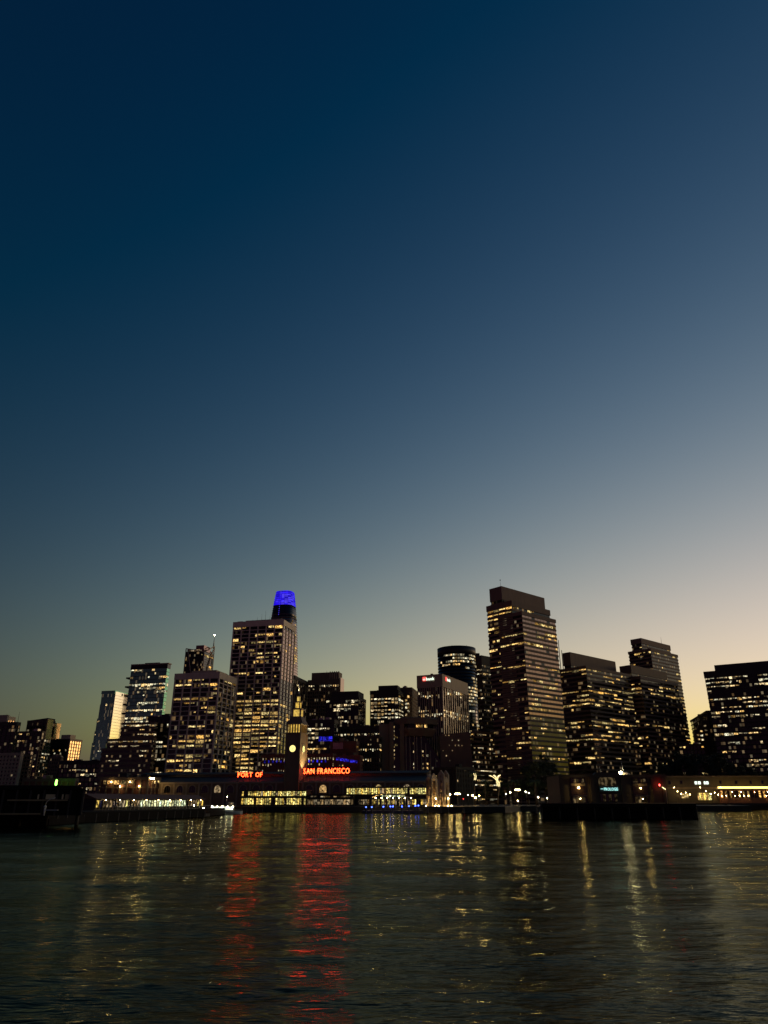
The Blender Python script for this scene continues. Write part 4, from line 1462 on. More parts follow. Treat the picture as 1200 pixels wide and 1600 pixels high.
# ------------------------------------------------------------------ gabled gate pavilions
def gate(label, px, Y, wpx_l, wpx_r, py_peak_l, py_peak_r, py_base):
    T = Tower('gabled_gate', label, R(-42), px, py_base, Y)
    ex, ey, _ = T.ext(px, 1235, Y, px - wpx_l, px + wpx_r)
    a, b = ex[1] - ex[0], ey[1] - ey[0]
    root = T.root

    def wall(flip, w, zp):
        ze = zp - w * .55
        hw = w * .24
        zs = ze - hw - .6
        outer = [(0, 0), (w, 0), (w, ze), (w / 2, zp), (0, ze)]
        inner = [(w / 2 - hw, 0), (w / 2 - hw, zs)] + [(w / 2 - hw * math.cos(math.pi * i / 8), zs + hw * 1.25 * math.sin(math.pi * i / 8)) for i in range(1, 8)] + [(w / 2 + hw, zs), (w / 2 + hw, 0)]
        bm = bmesh.new()
        ring = [(0, 0)] + inner + [(w, 0), (w, ze), (w / 2, zp), (0, ze)]
        vs_ = [bm.verts.new((p[0], 0, p[1])) for p in ring]
        face = bm.faces.new(vs_)
        bmesh.ops.triangulate(bm, faces=[face])
        ex_ = bmesh.ops.extrude_face_region(bm, geom=bm.faces[:])
        bmesh.ops.translate(bm, vec=(0, .7, 0), verts=[e for e in ex_['geom'] if isinstance(e, bmesh.types.BMVert)])
        bmesh.ops.recalc_face_normals(bm, faces=bm.faces[:])
        me = bpy.data.meshes.new('gable_wall')
        bm.to_mesh(me)
        bm.free()
        me.materials.append(MATS['pale_wall'])
        return me, zs, hw
    zl_, zr_ = T.zl(py_peak_l), T.zl(py_peak_r)
    me, zs, hw = wall(0, a, zl_)
    o = link('gable_wall', me, root, (ex[0], ey[0], 0))
    link('gable_wall', me, root, (ex[0], ey[1] - .7, 0))
    me2, zs2, hw2 = wall(1, b, zr_)
    o = link('gable_wall', me2, root, (ex[1], ey[0], 0))
    o.rotation_euler = (0, 0, R(90))
    o = link('gable_wall', me2, root, (ex[0] + .7, ey[0], 0))
    o.rotation_euler = (0, 0, R(90))
    zlow = min(zl_ - a * .55, zr_ - b * .55) - .4
    mxx, myy = (ex[0] + ex[1]) / 2, (ey[0] + ey[1]) / 2
    zt_ = min(zl_, zr_) - .3
    mesh('roof', [(ex[0] + .8, ey[0] + .8, zlow), (ex[1] - .8, ey[0] + .8, zlow), (ex[1] - .8, ey[1] - .8, zlow), (ex[0] + .8, ey[1] - .8, zlow), (mxx, myy, zt_)],
         [(0, 1, 4), (1, 2, 4), (2, 3, 4), (3, 0, 4), (3, 2, 1, 0)], 'slate', root)
    bx('lintel', root, (ex[0] + a * .2, ex[1] - a * .2), (ey[0] - .25, ey[0] - .02), (5.0, 5.6), 'pale_concrete')
    bx('lintel', root, (ex[1] + .02, ex[1] + .25), (ey[0] + b * .2, ey[1] - b * .2), (5.0, 5.6), 'pale_concrete')
    lathe('lamp', root, [(.05, 0), (.22, .2), (.05, .5)], 'lamp_warm', 8, (ex[1] + .8, myy, 3.6))
    lathe('lamp', root, [(.05, 0), (.2, .2), (.05, .5)], 'lamp_warm', 8, (mxx, myy, 3.0))
    for gx, gy in ((ex[1] + 1.6, myy - 1.5), (mxx - .6, ey[0] - 1.6), (ex[1] + 1.6, myy + 1.5)):
        lathe('gable_fill_lamp', root, [(.05, 0), (.26, .15), (.05, .4)], 'lamp_warm', 8, (gx, gy, .1))  # unseen lamps added low down to brighten the gable walls
    return T


gate('pale gabled gate pavilion with arched openings next to the terrace pavilion', 673.5, 405, 8, 10.5, 1211, 1207.5, 1257)
gate('taller pale gabled gate pavilion with a warm lamp, next to the plaza', 694, 398, 9.5, 8.5, 1203, 1213, 1257)

# ------------------------------------------------------------------ southern piers


def G(px, py):
    """the water point seen at that pixel"""
    q = P(px, py, 100) - Vector((0, 0, EYE))
    return Vector((q.x, q.y, 0)) * (EYE / -q.z)


def pier(name, label, pts, top, mat='wet_timber', piles=True):
    t = thing(name, label, 'pier', (pts[0][0], pts[0][1], 0))
    loc = [(a - pts[0][0], b - pts[0][1]) for a, b in pts]
    prism('deck', t, loc, top - 1.1, top, 'matte_black')
    prism('under_deck_shade', t, [(a * .998 + .3, b + 1.5) for a, b in loc], -1.5, top - 1.1, 'matte_black')  # dark wall added below the deck, standing in for the shade there
    if piles:
        for (a, b), (c, d) in zip(loc[:-1], loc[1:]):
            ln = math.hypot(c - a, d - b)
            if d - b > 60 and a > 0:
                pass
            n = int(ln // 6)
            if ln > 90:
                continue
            for k in range(n + 1):
                q = k / max(1, n)
                tube('pile', t, [(a + (c - a) * q, b + (d - b) * q + .6, -2), (a + (c - a) * q, b + (d - b) * q + .6, top - .3)], .3, mat, 6)
    return t


pl = [G(-60, 1292), G(70, 1290), G(128, 1285.5)]
pts = [(p.x, p.y) for p in pl] + [(-70, 300), (-190, 300)]
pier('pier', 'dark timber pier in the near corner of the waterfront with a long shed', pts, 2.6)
Yp = 180.0
rs_ = R(20)
xa = XW(-40, Yp, 6)
k_ = (129 - CX) / FPX
L = (k_ * Yp * CT - xa) / (math.cos(rs_) - k_ * math.sin(rs_) * CT)
t = thing('pier_shed', 'black pier shed with a pale door panel and lighter slots near the corner', 'shed', (xa, Yp, 2.6), rs_)
Yp = 190.0
hs = ZY(1232, Yp) - 2.6
bx('wall', t, (0, L), (0, 14), (0, hs - .3), 'matte_black')
profile('roof', t, [(-.5, hs - .3), (L + .5, hs - .3), (L - 2, hs + .6), (2, hs + .6)], -.6, 14.5, 'matte_black')
zz = ZY(1251.5, Yp) - 2.6
bx('ledge', t, (L * .3, L * .86), (-1.5, -.02), (zz, zz + .35), 'concrete')
for px, w, mat in ((46, .35, 'pale_wall'), (59, .35, 'pale_wall'), (78, 2.1, 'pale_wall'), (97, .35, 'pale_wall'), (105, 1.2, 'concrete')):
    k_ = (px - CX) / FPX
    q = (k_ * 180 * CT - xa) / (math.cos(rs_) - k_ * math.sin(rs_) * CT)
    bx('door_panel' if w > 1 else 'wall_slot', t, (q - w / 2, q + w / 2), (-.15, -.02), (zz + .4, zz + 1.5), mat)
for k in range(9):
    bx('pilaster', t, (L * k / 8 - .2, L * k / 8 + .2), (-.35, -.02), (0, hs - .4), 'black_metal')
bx('lower_ledge', t, (L * .2, L * .62), (-2.2, -.4), (.25, .55), 'concrete')
q = P(72, 1278, 185)
t = thing('davit', 'small pale davit with curved arm and white post on the dark pier', 'crane', (q.x, 183.5, 2.6))
tube('post', t, [(0, 0, 0), (0, 0, 2.2)], .22, 'white_paint')
tube('arm', t, [(0, 0, 2.0), (.1, 0, 2.9), (.8, 0, 3.6), (2.1, 0, 3.95)], .09, 'white_paint')
bx('crossbar', t, (.3, 3.2), (-.1, .1), (1.15, 1.3), 'white_paint')
lathe('head', t, [(.1, 1.6), (.35, 1.75), (.35, 2.1), (.1, 2.3)], 'white_paint', 10)
q = G(77, 1288)
o = bx('fender_board', None, (q.x - .4, q.x + .4), (q.y - 2.6, q.y - 2.2), (.3, 2.4), 'white_paint')
tag(o, 'pale upright fender board fixed at the edge of the dark pier', 'fender')

pl = [G(130, 1285), G(300, 1277), G(376, 1270.5)]
pts = [(pl[0].x, pl[0].y), (pl[1].x, pl[1].y), (pl[2].x, pl[2].y), (-60, 430), (-150, 470), (-150, 330)]
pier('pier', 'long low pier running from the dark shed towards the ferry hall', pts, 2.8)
# waiting hall along that pier
a, b = P(150, 1260, 268), P(318, 1260, 345)
d = (b - a)
rotp = math.atan2(d.y, d.x)
t = thing('pier_hall', 'long pier hall with brown roof and a row of greenish lit windows', 'hall', (a.x, a.y, 2.8), rotp)
L = math.hypot(d.x, d.y)
bx('wall', t, (0, L), (.6, 9), (0, 3.6), 'charcoal')
profile_pts = [(-.8, 3.6), (4.5, 5.4), (9.8, 3.6)]
v = [(-1, yy, zz) for yy, zz in profile_pts] + [(L + 1, yy, zz) for yy, zz in profile_pts]
mesh('roof', v, [(0, 1, 2), (5, 4, 3), (0, 3, 4, 1), (1, 4, 5, 2), (0, 2, 5, 3)], 'red_roof', t)
rng = random.Random(3)
npn = 40
for k in range(npn):
    q = k / npn
    mm = 'lit_terminal' if .33 < q < .78 else ('lit_arcade' if rng.random() < .30 else ('lit_dim' if rng.random() < .6 else 'glass_dark'))
    if rng.random() < .12:
        mm = 'lit_dim'
    bx('window_pane', t, (L * q + .2, L * (q + 1 / npn) - .2), (.3, .58), (.9, 3.1), mm)
for k in range(npn + 1):
    bx('post', t, (L * k / npn - .1, L * k / npn + .1), (.05, .5), (.2, 3.4), 'charcoal')
for k in range(9):
    lathe('eave_lamp', t, [(.03, 0), (.14, .1), (.03, .25)], 'lamp_warm', 8, (L * (k + .5) / 9, -.6, 3.1))
for k in range(30):
    xx = L * k / 29
    tube('rail_post', t, [(xx, -5, 0), (xx, -5, 1.1)], .05, 'white_paint', 4)
tube('rail', t, [(0, -5, 1.1), (L, -5, 1.1)], .05, 'white_paint', 4)

# brick market hall behind the pier
t = tower('market_hall', 'low brick hall with pale corner wall and wall lamps behind the pier hall', GS, 232, 1214, 455, 158, 250,
          core='brick', frame='concrete', fh=4.6, nl=7, nr=3, pw=1.0, bh=.8, para=1.6, base=.25, sub=2, seed=181, mat='lit_amber')
x, y, z = t.E
for k in range(4):
    lathe('wall_lamp', t.root, [(.05, 0), (.3, .25), (.05, .6)], 'lamp_warm', 8, (x[0] + 8 + 6.3 * k, y[0] - .9, z - 3.0 - 2.5 * (k % 2)))
for k in range(2):
    lathe('wall_lamp', t.root, [(.05, 0), (.5, .4), (.05, .9)], 'lamp_warm', 8, (x[1] + .9, y[0] + 1.5 + 3 * k, z - 1.2))
t = tower('market_hall', 'maroon and tan low warehouse row behind the dark pier shed', GS, 118, 1216, 520, 38, 122,
          core='brick', frame='brown_stone', fh=5, nl=8, nr=1, pw=.8, bh=.6, para=2.0, base=.05, sub=1, seed=183)
x, y, z = t.E
gp = P(92, 1222, 516)
lamp = thing('floodlight', 'bright green floodlight on the low warehouse row', 'lamp', (gp.x, 512, 3))
tube('post', lamp, [(0, 0, 0), (0, 0, gp.z - 3.5)], .12, 'charcoal')
lathe('lamp_head', lamp, [(.3, gp.z - 5.5), (.75, gp.z - 4.5), (.75, gp.z - 2.2), (.3, gp.z - 1.4)], 'lamp_green', 10)

# ------------------------------------------------------------------ ferry boat
q = G(352, 1272.5)
t = thing('ferry_boat', 'small white ferry with lit cabin moored at the end of the long pier', 'boat', (q.x, q.y, 0), R(8))
L = 15.5
sec = []
for i in range(15):
    s_ = i / 14
    hb = 2.4 * (1 - max(0, s_ - .55) ** 2 / .2025) ** .5 if s_ < .999 else .05
    sec.append((L * (s_ - .5), max(.06, hb), 1.25 + .7 * max(0, s_ - .5) ** 1.5))
v, f = [], []
for xx, hb, zt in sec:
    v += [(xx, -hb * .55, -.4), (xx, -hb, .35), (xx, -hb * 1.02, zt), (xx, hb * 1.02, zt), (xx, hb, .35), (xx, hb * .55, -.4)]
for i in range(14):
    for k in range(6):
        f.append((i * 6 + k, i * 6 + (k + 1) % 6, (i + 1) * 6 + (k + 1) % 6, (i + 1) * 6 + k)[::-1])
f += [(0, 1, 2, 3, 4, 5), tuple(range(14 * 6 + 5, 14 * 6 - 1, -1))]
mesh('hull', v, f, 'white_paint', t)
bx('rub_rail', t, (-L / 2, L * .2), (-2.6, -2.46), (.85, 1.05), 'charcoal')
bx('cabin', t, (-L * .42, L * .24), (-2.0, 2.0), (1.25, 3.5), 'white_paint')
bx('cabin_roof', t, (-L * .45, L * .28), (-2.2, 2.2), (3.52, 3.7), 'white_paint')
bx('wheelhouse', t, (L * .06, L * .22), (-1.4, 1.4), (3.7, 5.2), 'white_paint')
for k in range(9):
    xx = -L * .40 + 1.08 * k
    bx('cabin_window', t, (xx, xx + .85), (-2.1, -1.99), (2.0, 3.15), 'lit_cabin')
for k in range(2):
    bx('wheelhouse_window', t, (L * .075 + 1.1 * k, L * .075 + .9 + 1.1 * k), (-1.47, -1.39), (4.2, 4.9), 'lit_dim')
for k in range(5):
    bx('deck_lamp', t, (-L * .40 + 2.3 * k, -L * .40 + .35 + 2.3 * k), (-2.15, -2.05), (3.3, 3.45), 'lamp_white')
tube('mast', t, [(L * .02, 0, 3.7), (L * .02, 0, 7.4)], .07, 'white_paint')
lathe('mast_lamp', t, [(.03, 0), (.12, .1), (.03, .25)], 'lamp_white', 8, (L * .02, 0, 7.4))
for k in range(8):
    tube('rail_post', t, [(L * .26 + .5 * k, -2.2 + .22 * k, 1.3), (L * .26 + .5 * k, -2.2 + .22 * k, 2.3)], .04, 'white_paint', 4)
q = G(312, 1275.5)
t2 = thing('work_boat', 'dark little work boat with two bright lamps beside the white ferry', 'boat', (q.x, q.y, 0), R(20))
prism('hull', t2, [(-3.5, -1.2), (2, -1.3), (4, 0), (2, 1.3), (-3.5, 1.2)], -.3, 1.0, 'charcoal')
bx('cabin', t2, (-1.6, .8), (-.8, .8), (1.0, 2.7), 'charcoal')
bx('cabin_window', t2, (-1.3, .5), (-.9, -.79), (1.8, 2.4), 'lit_dim')
for xx, zz in ((-2.6, 3.9), (1.2, 2.9)):
    tube('lamp_post', t2, [(xx, 0, 1.0), (xx, 0, zz)], .05, 'charcoal', 5)
    lathe('lamp', t2, [(.03, 0), (.18, .18), (.03, .36)], 'lamp_white', 8, (xx, 0, zz))


# ------------------------------------------------------------------ lamps
def lamp_post(label, px, py, Y, mat='lamp_warm', r=.36, heads=1, base=3.0, group=None):
    q = P(px, py, Y)
    t = thing('street_lamp', label, 'street lamp', (q.x, Y, base), 0, group)
    h = q.z - base
    tube('post', t, [(0, 0, 0), (0, 0, 1.0), (0, 0, h - .2)], [.2, .13, .09], 'charcoal')
    lathe('foot', t, [(.35, 0), (.3, .4), (.16, .7)], 'charcoal', 8)
    offs = {1: (0,), 2: (-.9, .9), 3: (-1.1, 0, 1.1)}[heads]
    if heads > 1:
        tube('arm', t, [(offs[0], 0, h - .35), (0, 0, h - .75), (offs[-1], 0, h - .35)], .07, 'charcoal', 5)
    for o_ in offs:
        lathe('globe', t, [(r * .3, 0), (r * .85, r * .4), (r, r), (r * .75, r * 1.6), (r * .2, r * 2)], mat, 12, (o_, 0, h - .3))
    return t


lamp_post('globe lamp on the quay edge beside the lit palm, light streaking the water', 738.5, 1243, 455, 'lamp_warm', .32)
lamp_post('globe lamp on the quay edge, one closer to the lit branching tree', 748.5, 1243.5, 455, 'lamp_warm', .32)
lamp_post('low bright lamp between the two quay edge globe lamps', 743, 1246.5, 456, 'lamp_warm', .36)
lamp_post('three headed bright plaza lamp before the tallest stepped tower', 808.5, 1234, 455, 'lamp_warm', .32, 3)
lamp_post('single plaza lamp just south of the three headed one', 797.5, 1238, 458, 'lamp_warm', .28)
lamp_post('lamp by the taller gabled gate', 703.5, 1241, 420, 'lamp_warm', .26)
lamp_post('cluster lamp between the gabled gate and the quay edge globe lamps', 715, 1240.5, 425, 'lamp_warm', .34, 3)
lamp_post('small reddish street lamp low on the plaza beside the gate', 724, 1248, 440, 'lamp_red', .16)
lamp_post('dim lamp close to the quay edge globe lamps', 731, 1242, 470, 'lamp_warm', .18)
lamp_post('white lamp beyond the three headed plaza lamp', 821.5, 1237, 480, 'lamp_white', .24)
lamp_post('small white lamp next to the white one beyond the three headed lamp', 826, 1239, 482, 'lamp_white', .16)
lamp_post('bright white lamp at the road before the pier building', 841, 1245.5, 452, 'lamp_white', .28)
lamp_post('dim white lamp between the bright road lamp and the red beacon', 855, 1247, 452, 'lamp_white', .2)
lamp_post('low white lamp beneath the red beacon', 866, 1248, 452, 'lamp_white', .24)
lamp_post('small lamp under the lit branching tree', 790.5, 1240, 470, 'lamp_white', .2)
lamp_post('low lamp at the foot of the three headed plaza lamp', 809, 1251, 452, 'lamp_warm', .22)
lamp_post('red beacon lamp on a post at the end of the pier building', 873.5, 1228.5, 300, 'lamp_red', .24, 1, 3)
lamp_post('lamp at the end of the brick hall over the long pier', 304, 1249, 340, 'lamp_white', .3, 1, 2.8)
lamp_post('lamp on the long pier in front of the brick hall', 182.5, 1248, 300, 'lamp_warm', .24, 1, 2.8)
lamp_post('white lamp pair behind the pier hall roof', 149, 1250, 330, 'lamp_white', .22, 2, 2.8)


# ------------------------------------------------------------------ trees
def leaf_mesh(name, seed, w, h, n, mat):
    rg = np.random.default_rng(seed)
    cl = []
    for _ in range(26):
        a = rg.uniform(0, 6.28)
        q = rg.uniform(0, 1)
        rr = w * .5 * math.sqrt(rg.uniform(.05, 1)) * (1 - .55 * q) * (1.0 if q > .12 else .8)
        cl.append((math.cos(a) * rr, math.sin(a) * rr, h * (.28 + .70 * q), rg.uniform(.10, .2) * w))
    v, f = [], []
    for _ in range(n):
        c = cl[rg.integers(len(cl))]
        d = rg.normal(size=3)
        d /= np.linalg.norm(d)
        p = np.array(c[:3]) + d * c[3] * rg.uniform(.3, 1.15)
        u = rg.normal(size=3)
        u /= np.linalg.norm(u)
        w_ = np.cross(u, rg.normal(size=3))
        w_ /= np.linalg.norm(w_)
        s = rg.uniform(.25, .55)
        i = len(v)
        v += [p - u * s, p + w_ * s * .5, p + u * s, p - w_ * s * .5]
        f.append((i, i + 1, i + 2, i + 3))
    me = bpy.data.meshes.new(name)
    me.from_pydata([tuple(map(float, q)) for q in v], [], f)
    me.materials.append(MATS[mat])
    return me


crowns = [leaf_mesh('crown', s, 11, 22, 2600, 'leaf_dark') for s in (1, 2, 3)]


def trunk_mesh(seed, h):
    rg = random.Random(seed)
    o = tube('trunk', None, [(0, 0, 0), (.1, .1, h * .2), (.2, -.1, h * .45), (0, 0, h * .8)], [.55, .42, .3, .1], 'bark', 7)
    me = o.data
    bpy.data.objects.remove(o)
    return me


def limb_mesh(seed, h):
    rg = random.Random(seed)
    out = []
    for k in range(4):
        a = rg.uniform(0, 6.28)
        z = h * rg.uniform(.25, .5)
        o = tube('limb', None, [(0, 0, z), (math.cos(a) * 1.5, math.sin(a) * 1.5, z + 2), (math.cos(a) * 3.4, math.sin(a) * 3.4, z + 5)], [.22, .15, .06], 'bark', 5)
        out.append(o.data)
        bpy.data.objects.remove(o)
    return out


trunks = [trunk_mesh(s, 22) for s in (1, 2, 3)]
limbs = [limb_mesh(s, 22) for s in (1, 2, 3)]


def tree(px, py_top, Y, label, group, i):
    q = P(px, py_top, Y)
    t = thing('street_tree', label, 'tree', (q.x, Y, 3), i * 1.7, group)
    link('crown', crowns[i % 3], t)
    link('trunk', trunks[i % 3], t)
    for m_ in limbs[i % 3]:
        link('limb', m_, t)
    s = (q.z - 3) / 22.5
    t.scale = (s * (1.0 if i % 2 else 1.15), s * 1.1, s)


lab = 'dark leafy tree in the black row above the cream pier building'
for i, (px, py) in enumerate(((1034, 1192), (1046, 1182), (1060, 1174), (1075, 1178), (1090, 1172), (1106, 1180), (1122, 1176), (1138, 1186), (1156, 1196), (1175, 1200), (1194, 1203), (1016, 1204))):
    tree(px, py, 585 + (i % 3) * 9, lab, 'black row of trees above the cream pier building', i)
lab = 'dark leafy plaza tree in front of the tallest stepped tower'
for i, (px, py) in enumerate(((760, 1218), (786, 1216), (822, 1196), (834, 1186), (848, 1178), (862, 1192), (872, 1205), (812, 1216))):
    tree(px, py, 492 + (i % 3) * 7, lab, 'plaza trees before the tallest stepped tower', i + 1)


def string_limb(t, pts, r):
    """a bare limb wound with a string of lights"""
    tube('limb', t, pts, [r, r * .75, r * .5][:len(pts)] if len(pts) == 3 else r, 'bark', 6)
    P_ = [Vector(p) for p in pts]
    out = []
    n = 46
    for i in range(n + 1):
        q = i / n * (len(P_) - 1)
        k = min(int(q), len(P_) - 2)
        c = P_[k].lerp(P_[k + 1], q - k)
        a = i * 1.25
        out.append(c + Vector((math.cos(a), math.sin(a), 0)) * (r * 1.1))
    tube('light_string', t, out, .13, 'string_light', 4)


q = P(778, 1258, 470)
t = thing('lit_tree', 'branching tree wound with bright string lights on the plaza', 'tree', (q.x, 470, 3))


def lp(px, py, dy=0):
    w = P(px, py, 470)
    return (w.x - q.x, dy, w.z - 3)


tube('trunk', t, [(0, 0, 0), (.3, 0, 4), lp(780, 1229)], [.55, .45, .4], 'bark', 8)
string_limb(t, [lp(780, 1229), lp(779.5, 1222), lp(774, 1217)], .45)
string_limb(t, [lp(774, 1217), lp(770, 1213.5, .5), lp(765.5, 1211.5, 1)], .34)
string_limb(t, [lp(776, 1219), lp(774.5, 1214, -.6), lp(771, 1211, -1)], .32)
string_limb(t, [lp(777.5, 1228.5), lp(776.5, 1222, .6), lp(778, 1214)], .36)
string_limb(t, [lp(778, 1214), lp(779.5, 1212), lp(781.5, 1211)], .3)
for k in range(3):
    fr = link('crown', crowns[k], t, lp(768 + 6 * k, 1216, 3))
    fr.scale = (.22, .22, .14)
q = P(742.5, 1258, 470)
t = thing('palm_tree', 'palm with a short bright light wound trunk top beside the plaza lamps', 'tree', (q.x, 470, 3))
tube('trunk', t, [(0, 0, 0), (0, 0, 8), lp(742, 1219)], [.45, .38, .4], 'bark', 8)
string_limb(t, [lp(742, 1219), lp(743, 1213), lp(741, 1208)], .55)


def fronds(t, base, n=22, ln=4.2):
    rg = random.Random(8)
    for k in range(n):
        a = 2 * math.pi * k / n + rg.uniform(-.15, .15)
        up = rg.uniform(.1, 1.0)
        pts = []
        for i in range(6):
            s_ = i / 5
            rr = ln * s_
            pts.append(Vector((base[0] + math.cos(a) * rr, base[1] + math.sin(a) * rr, base[2] + ln * (up * s_ - 1.0 * s_ * s_))))
        side = Vector((-math.sin(a), math.cos(a), 0))
        v, f = [], []
        for i, p_ in enumerate(pts):
            wdt = .42 * math.sin(math.pi * min(.98, .15 + i / 5 * .85))
            v += [p_ + side * wdt - Vector((0, 0, .25 * wdt)), p_ + Vector((0, 0, .1)), p_ - side * wdt - Vector((0, 0, .25 * wdt))]
        for i in range(5):
            f += [(3 * i, 3 * i + 1, 3 * i + 4, 3 * i + 3), (3 * i + 1, 3 * i + 2, 3 * i + 5, 3 * i + 4)]
        mesh('frond', v, f, 'palm_leaf', t)


fronds(t, lp(741, 1207.5))
for i, px in enumerate((757, 803, 835)):
    q = P(px, 1221, 480)
    t = thing('palm_tree', ('unlit palm between the lit palm and the branching lit tree', 'unlit palm behind the three headed plaza lamp', 'unlit palm behind the bright road lamp')[i], 'tree', (q.x, 480, 3))
    tube('trunk', t, [(0, 0, 0), (.1, 0, 6), (0, 0, q.z - 3)], [.42, .36, .34], 'bark', 8)
    fronds(t, (0, 0, q.z - 3))

# ------------------------------------------------------------------ pier building with the lit name sign
f0, f1 = G(848, 1280.5), G(1091, 1279.5)
pts = [(f0.x, f0.y), (f1.x, f1.y), (f1.x + 14, f1.y + 55), (f1.x + 10, 330), (f0.x + 22, 330)]
ptier = pier('pier', 'wide black pier carrying the building with the lit name sign', pts, 4.9, 'wet_timber', True)
edge_y = f0.y
tube('edge_rail', ptier, [(0, .4, 5.0), (f1.x - f0.x, .4 + f1.y - f0.y, 5.0)], .12, 'concrete', 5)
YB = 268.0
xa, xb = XW(876, YB, 10), XW(1040, YB, 10)
t = thing('pier_building', 'dim tan pier building with arched central window and a glowing name sign', 'building', (xa, YB, 4.9), R(-2))
L = xb - xa


def bxp(px):
    return XW(px, YB, 9) - xa


def bz(py):
    return ZY(py, YB) - 4.9


ht = bz(1211)
bx('wall', t, (0, L), (.5, 26), (0, ht), 'dim_stucco')
bx('cornice', t, (-.4, L + .4), (-.1, .48), (ht - .8, ht + .1), 'dim_stucco')
profile('raised_front', t, [(bxp(930), ht + .1), (bxp(972), ht + .1), (bxp(968), bz(1207)), (bxp(934), bz(1207))], .2, 3, 'dim_stucco')
for px in (878, 926, 974, 1021, 1037):
    bx('pilaster', t, (bxp(px) - .7, bxp(px) + .7), (-.15, .48), (0, ht - .85), 'dim_stucco')
for px, nm in ((904, 0), (1000, 1)):
    w = 5.2
    xc = bxp(px)
    bx('bay_recess', t, (xc - w / 2, xc + w / 2), (.3, .52), (0, bz(1214)), 'glass_brown')
    bx('bay_band', t, (xc - w / 2, xc + w / 2), (.0, .28), (bz(1228), bz(1224)), 'dim_stucco')
    for k in range(5):
        a = xc - w / 2 + .3 + k * .92
        bx('upper_window', t, (a, a + .74), (.18, .29), (bz(1222.5), bz(1217)), 'lit_faint' if (k + nm) % 3 else 'glass_dark')
    lathe('wall_lamp', t, [(.34, 0), (.16, .3), (.05, .4)], 'lamp_warm', 10, (xc, -.45, bz(1231.5)))
    bx('door_canopy', t, (xc - 2.4, xc + 2.4), (-1.6, .25), (bz(1244), bz(1243)), 'pale_concrete')
    lathe('door_lamp', t, [(.03, 0), (.16, .12), (.03, .25)], 'lamp_warm', 8, (xc + .2, -.7, bz(1248.5)))
    for k in range(4):
        bx('door_pane', t, (xc - 2.2 + 1.12 * k, xc - 1.3 + 1.12 * k), (.16, .29), (.2, bz(1245)), 'lit_faint')
xc = bxp(950)
profile('arched_window', t, arch_pts(xc, 3.0, bz(1228), bz(1222.5), 10), .3, .47, 'lit_faint')
for q in (-1.0, 1.0):
    bx('mullion', t, (xc + q - .1, xc + q + .1), (.1, .29), (bz(1228), bz(1216)), 'charcoal')
bx('sign_panel', t, (bxp(936), bxp(964)), (.1, .48), (bz(1237.5), bz(1228.3)), 'charcoal')
letters(t, 'PROLOGIS', bxp(943.5), bxp(965), bz(1235.3), 1.0, .0, 'sign_cyan', .0)
lathe('sign_emblem', t, [(.15, 0), (.5, .02), (.55, .12), (.15, .14)], 'sign_cyan', 16, (bxp(940.5), .05, bz(1233)))
t.children[-1].rotation_euler = (R(90), 0, 0)
for k in range(6):
    a = xc - 3.0 + 1.0 * k
    bx('lower_window', t, (a + .08, a + .9), (.3, .47), (bz(1252), bz(1241)), 'lit_faint' if k % 2 else 'glass_dark')
lathe('roof_dome', t, [(2.6, 0), (2.2, .7), (1.2, 1.3), (.1, 1.5)], 'pale_concrete', 16, (bxp(986), 8, ht))
lathe('roof_lamp', t, [(.1, 0), (.5, .4), (.5, .8), (.1, 1.1)], 'lamp_white', 10, (bxp(977), 4, ht + .25))
t.children[-1].scale = (.6, .6, .6)
tube('flag_pole', t, [(bxp(985), 6, ht), (bxp(982), 6, bz(1188))], [.09, .05], 'white_paint', 5)
tube('flag_pole', t, [(bxp(947), 6, ht), (bxp(947), 6, bz(1196))], [.07, .04], 'white_paint', 5)
lathe('red_lamp', t, [(.05, 0), (.28, .25), (.28, .5), (.05, .7)], 'lamp_red', 10, (bxp(1028.5), -1.0, bz(1228.5)))
tube('slanted_tube_lamp', t, [(bxp(1032), -1.0, bz(1230)), (bxp(1037), -1.0, bz(1233.5))], .12, 'string_light', 5)
tube('corner_post', t, [(bxp(1037), -1.0, 0), (bxp(1037), -1.0, bz(1233))], .1, 'pale_wall', 5)
bx('lamp_bracket', t, (bxp(1028.5) - .06, bxp(1028.5) + .06), (-1.0, .48), (bz(1229.2), bz(1228.6)), 'charcoal')

# ------------------------------------------------------------------ restaurant pier building
YR = 548.0
xa, xb = XW(1040, YR, 12), XW(1250, YR, 12)
t = thing('restaurant_building', 'cream pier building with a glowing awning over a waterside restaurant', 'building', (xa, YR, 3), R(-3))
L = xb - xa


def rx(px):
    return XW(px, YR, 12) - xa


def rz(py):
    return ZY(py, YR) - 3


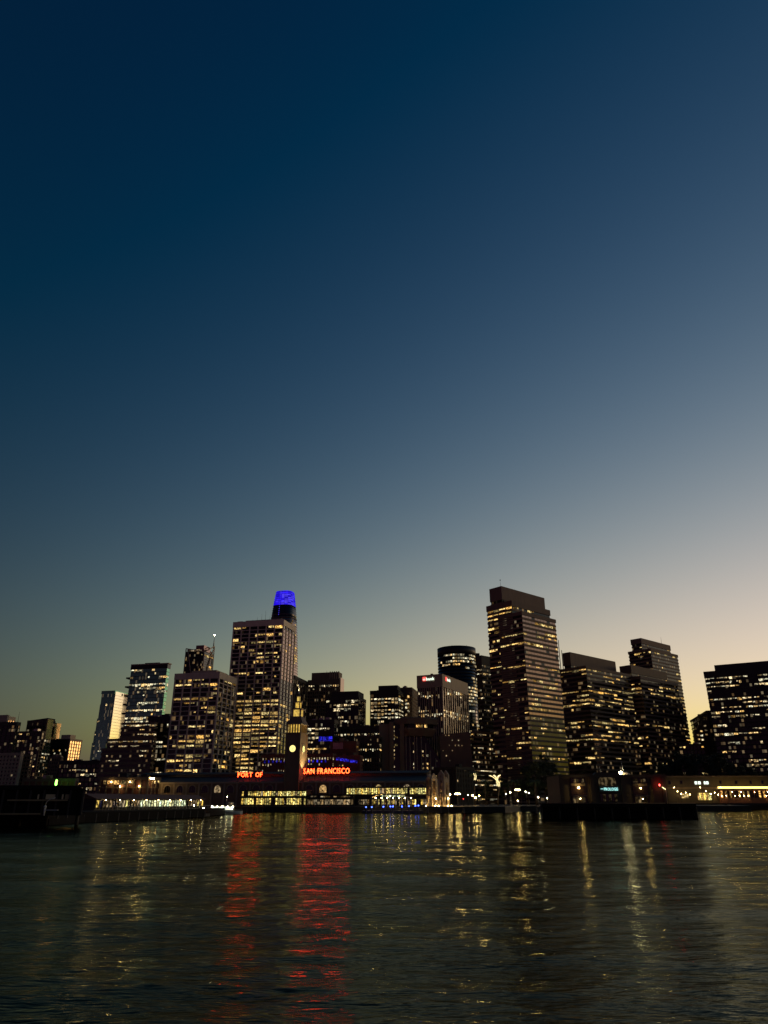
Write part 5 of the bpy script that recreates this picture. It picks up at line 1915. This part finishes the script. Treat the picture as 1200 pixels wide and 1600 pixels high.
bx('wall', t, (0, L), (0, 24), (0, rz(1213)), 'dim_stucco')
bx('cornice', t, (-.6, L + .6), (-.7, -.02), (rz(1214.5), rz(1212.3)), 'concrete')
bx('string_course', t, (0, L), (-.35, -.02), (rz(1232), rz(1230.5)), 'concrete')
for a, b in ((1086.5, 1090), (1091.5, 1095.5), (1100.5, 1103), (1104, 1107.5)):
    bx('upper_window', t, (rx(a), rx(b)), (-.3, .1), (rz(1225.5), rz(1221)), 'sign_white')
for px in (1048, 1066, 1126, 1150, 1172, 1190):
    bx('upper_window', t, (rx(px) - .8, rx(px) + .8), (-.2, .1), (rz(1225), rz(1220)), 'glass_dark')
bx('awning', t, (rx(1117), rx(1195)), (-4.5, -.4), (rz(1233), rz(1231.2)), 'pale_wall')
bx('awning_light', t, (rx(1117), rx(1195)), (-4.9, -4.52), (rz(1232.2), rz(1229.3)), 'awning_light')
bx('dining_room', t, (rx(1120), rx(1197)), (-3.6, -.4), (.2, rz(1234.5)), 'brick')
rng = random.Random(31)
for k in range(22):
    a = rx(1121) + (rx(1195) - rx(1121)) * k / 22
    bx('dining_window', t, (a, a + 1.1), (-3.9, -3.62), (rz(1246), rz(1236)), 'lit_amber' if rng.random() < .22 else 'glass_brown')
    if rng.random() < .45:
        lathe('table_lamp', t, [(.03, 0), (.2, .2), (.03, .4)], 'lamp_warm', 6, (a, -4.4, rz(1244 - 6 * (k % 2))))
for k in range(9):
    bx('patio_window', t, (rx(1088) + 1.05 * k, rx(1088) + .9 + 1.05 * k), (-.45, -.1), (rz(1250), rz(1239)), 'lit_arcade' if k % 3 else 'lit_amber')
for k, px in enumerate((1050, 1054, 1059, 1066, 1072, 1089, 1097, 1104, 1110, 1115, 1120, 1192)):
    lathe('patio_lamp', t, [(.05, 0), (.2, .2), (.05, .4)], 'lamp_warm', 8, (rx(px), -6, rz((1231, 1237, 1241, 1239, 1242)[k % 5])))
    tube('lamp_post', t, [(rx(px), -6, 0), (rx(px), -6, rz((1231, 1237, 1241, 1239, 1242)[k % 5]))], .07, 'charcoal', 5)
bx('patio_window', t, (rx(1063), rx(1074)), (-.4, -.1), (rz(1247), rz(1240)), 'lit_amber')
bx('terrace_edge', t, (0, L), (-7.2, -6.8), (-.5, 1.1), 'charcoal')

q = P(1139, 1262, 500)
t = thing('sail_boat', 'small dark boat moored before the restaurant terrace', 'boat', (q.x, 500, 0), R(25))
prism('hull', t, [(-4.5, -1.3), (2.5, -1.5), (5.5, 0), (2.5, 1.5), (-4.5, 1.3)], -.3, 1.6, 'charcoal')
bx('cabin', t, (-2.5, 1.2), (-1.0, 1.0), (1.6, 3.6), 'charcoal')
tube('mast', t, [(.8, 0, 1.6), (.8, 0, 8.5)], .08, 'charcoal', 5)
bx('cabin_window', t, (-2.0, .6), (-1.1, -.99), (2.5, 3.1), 'lit_dim')
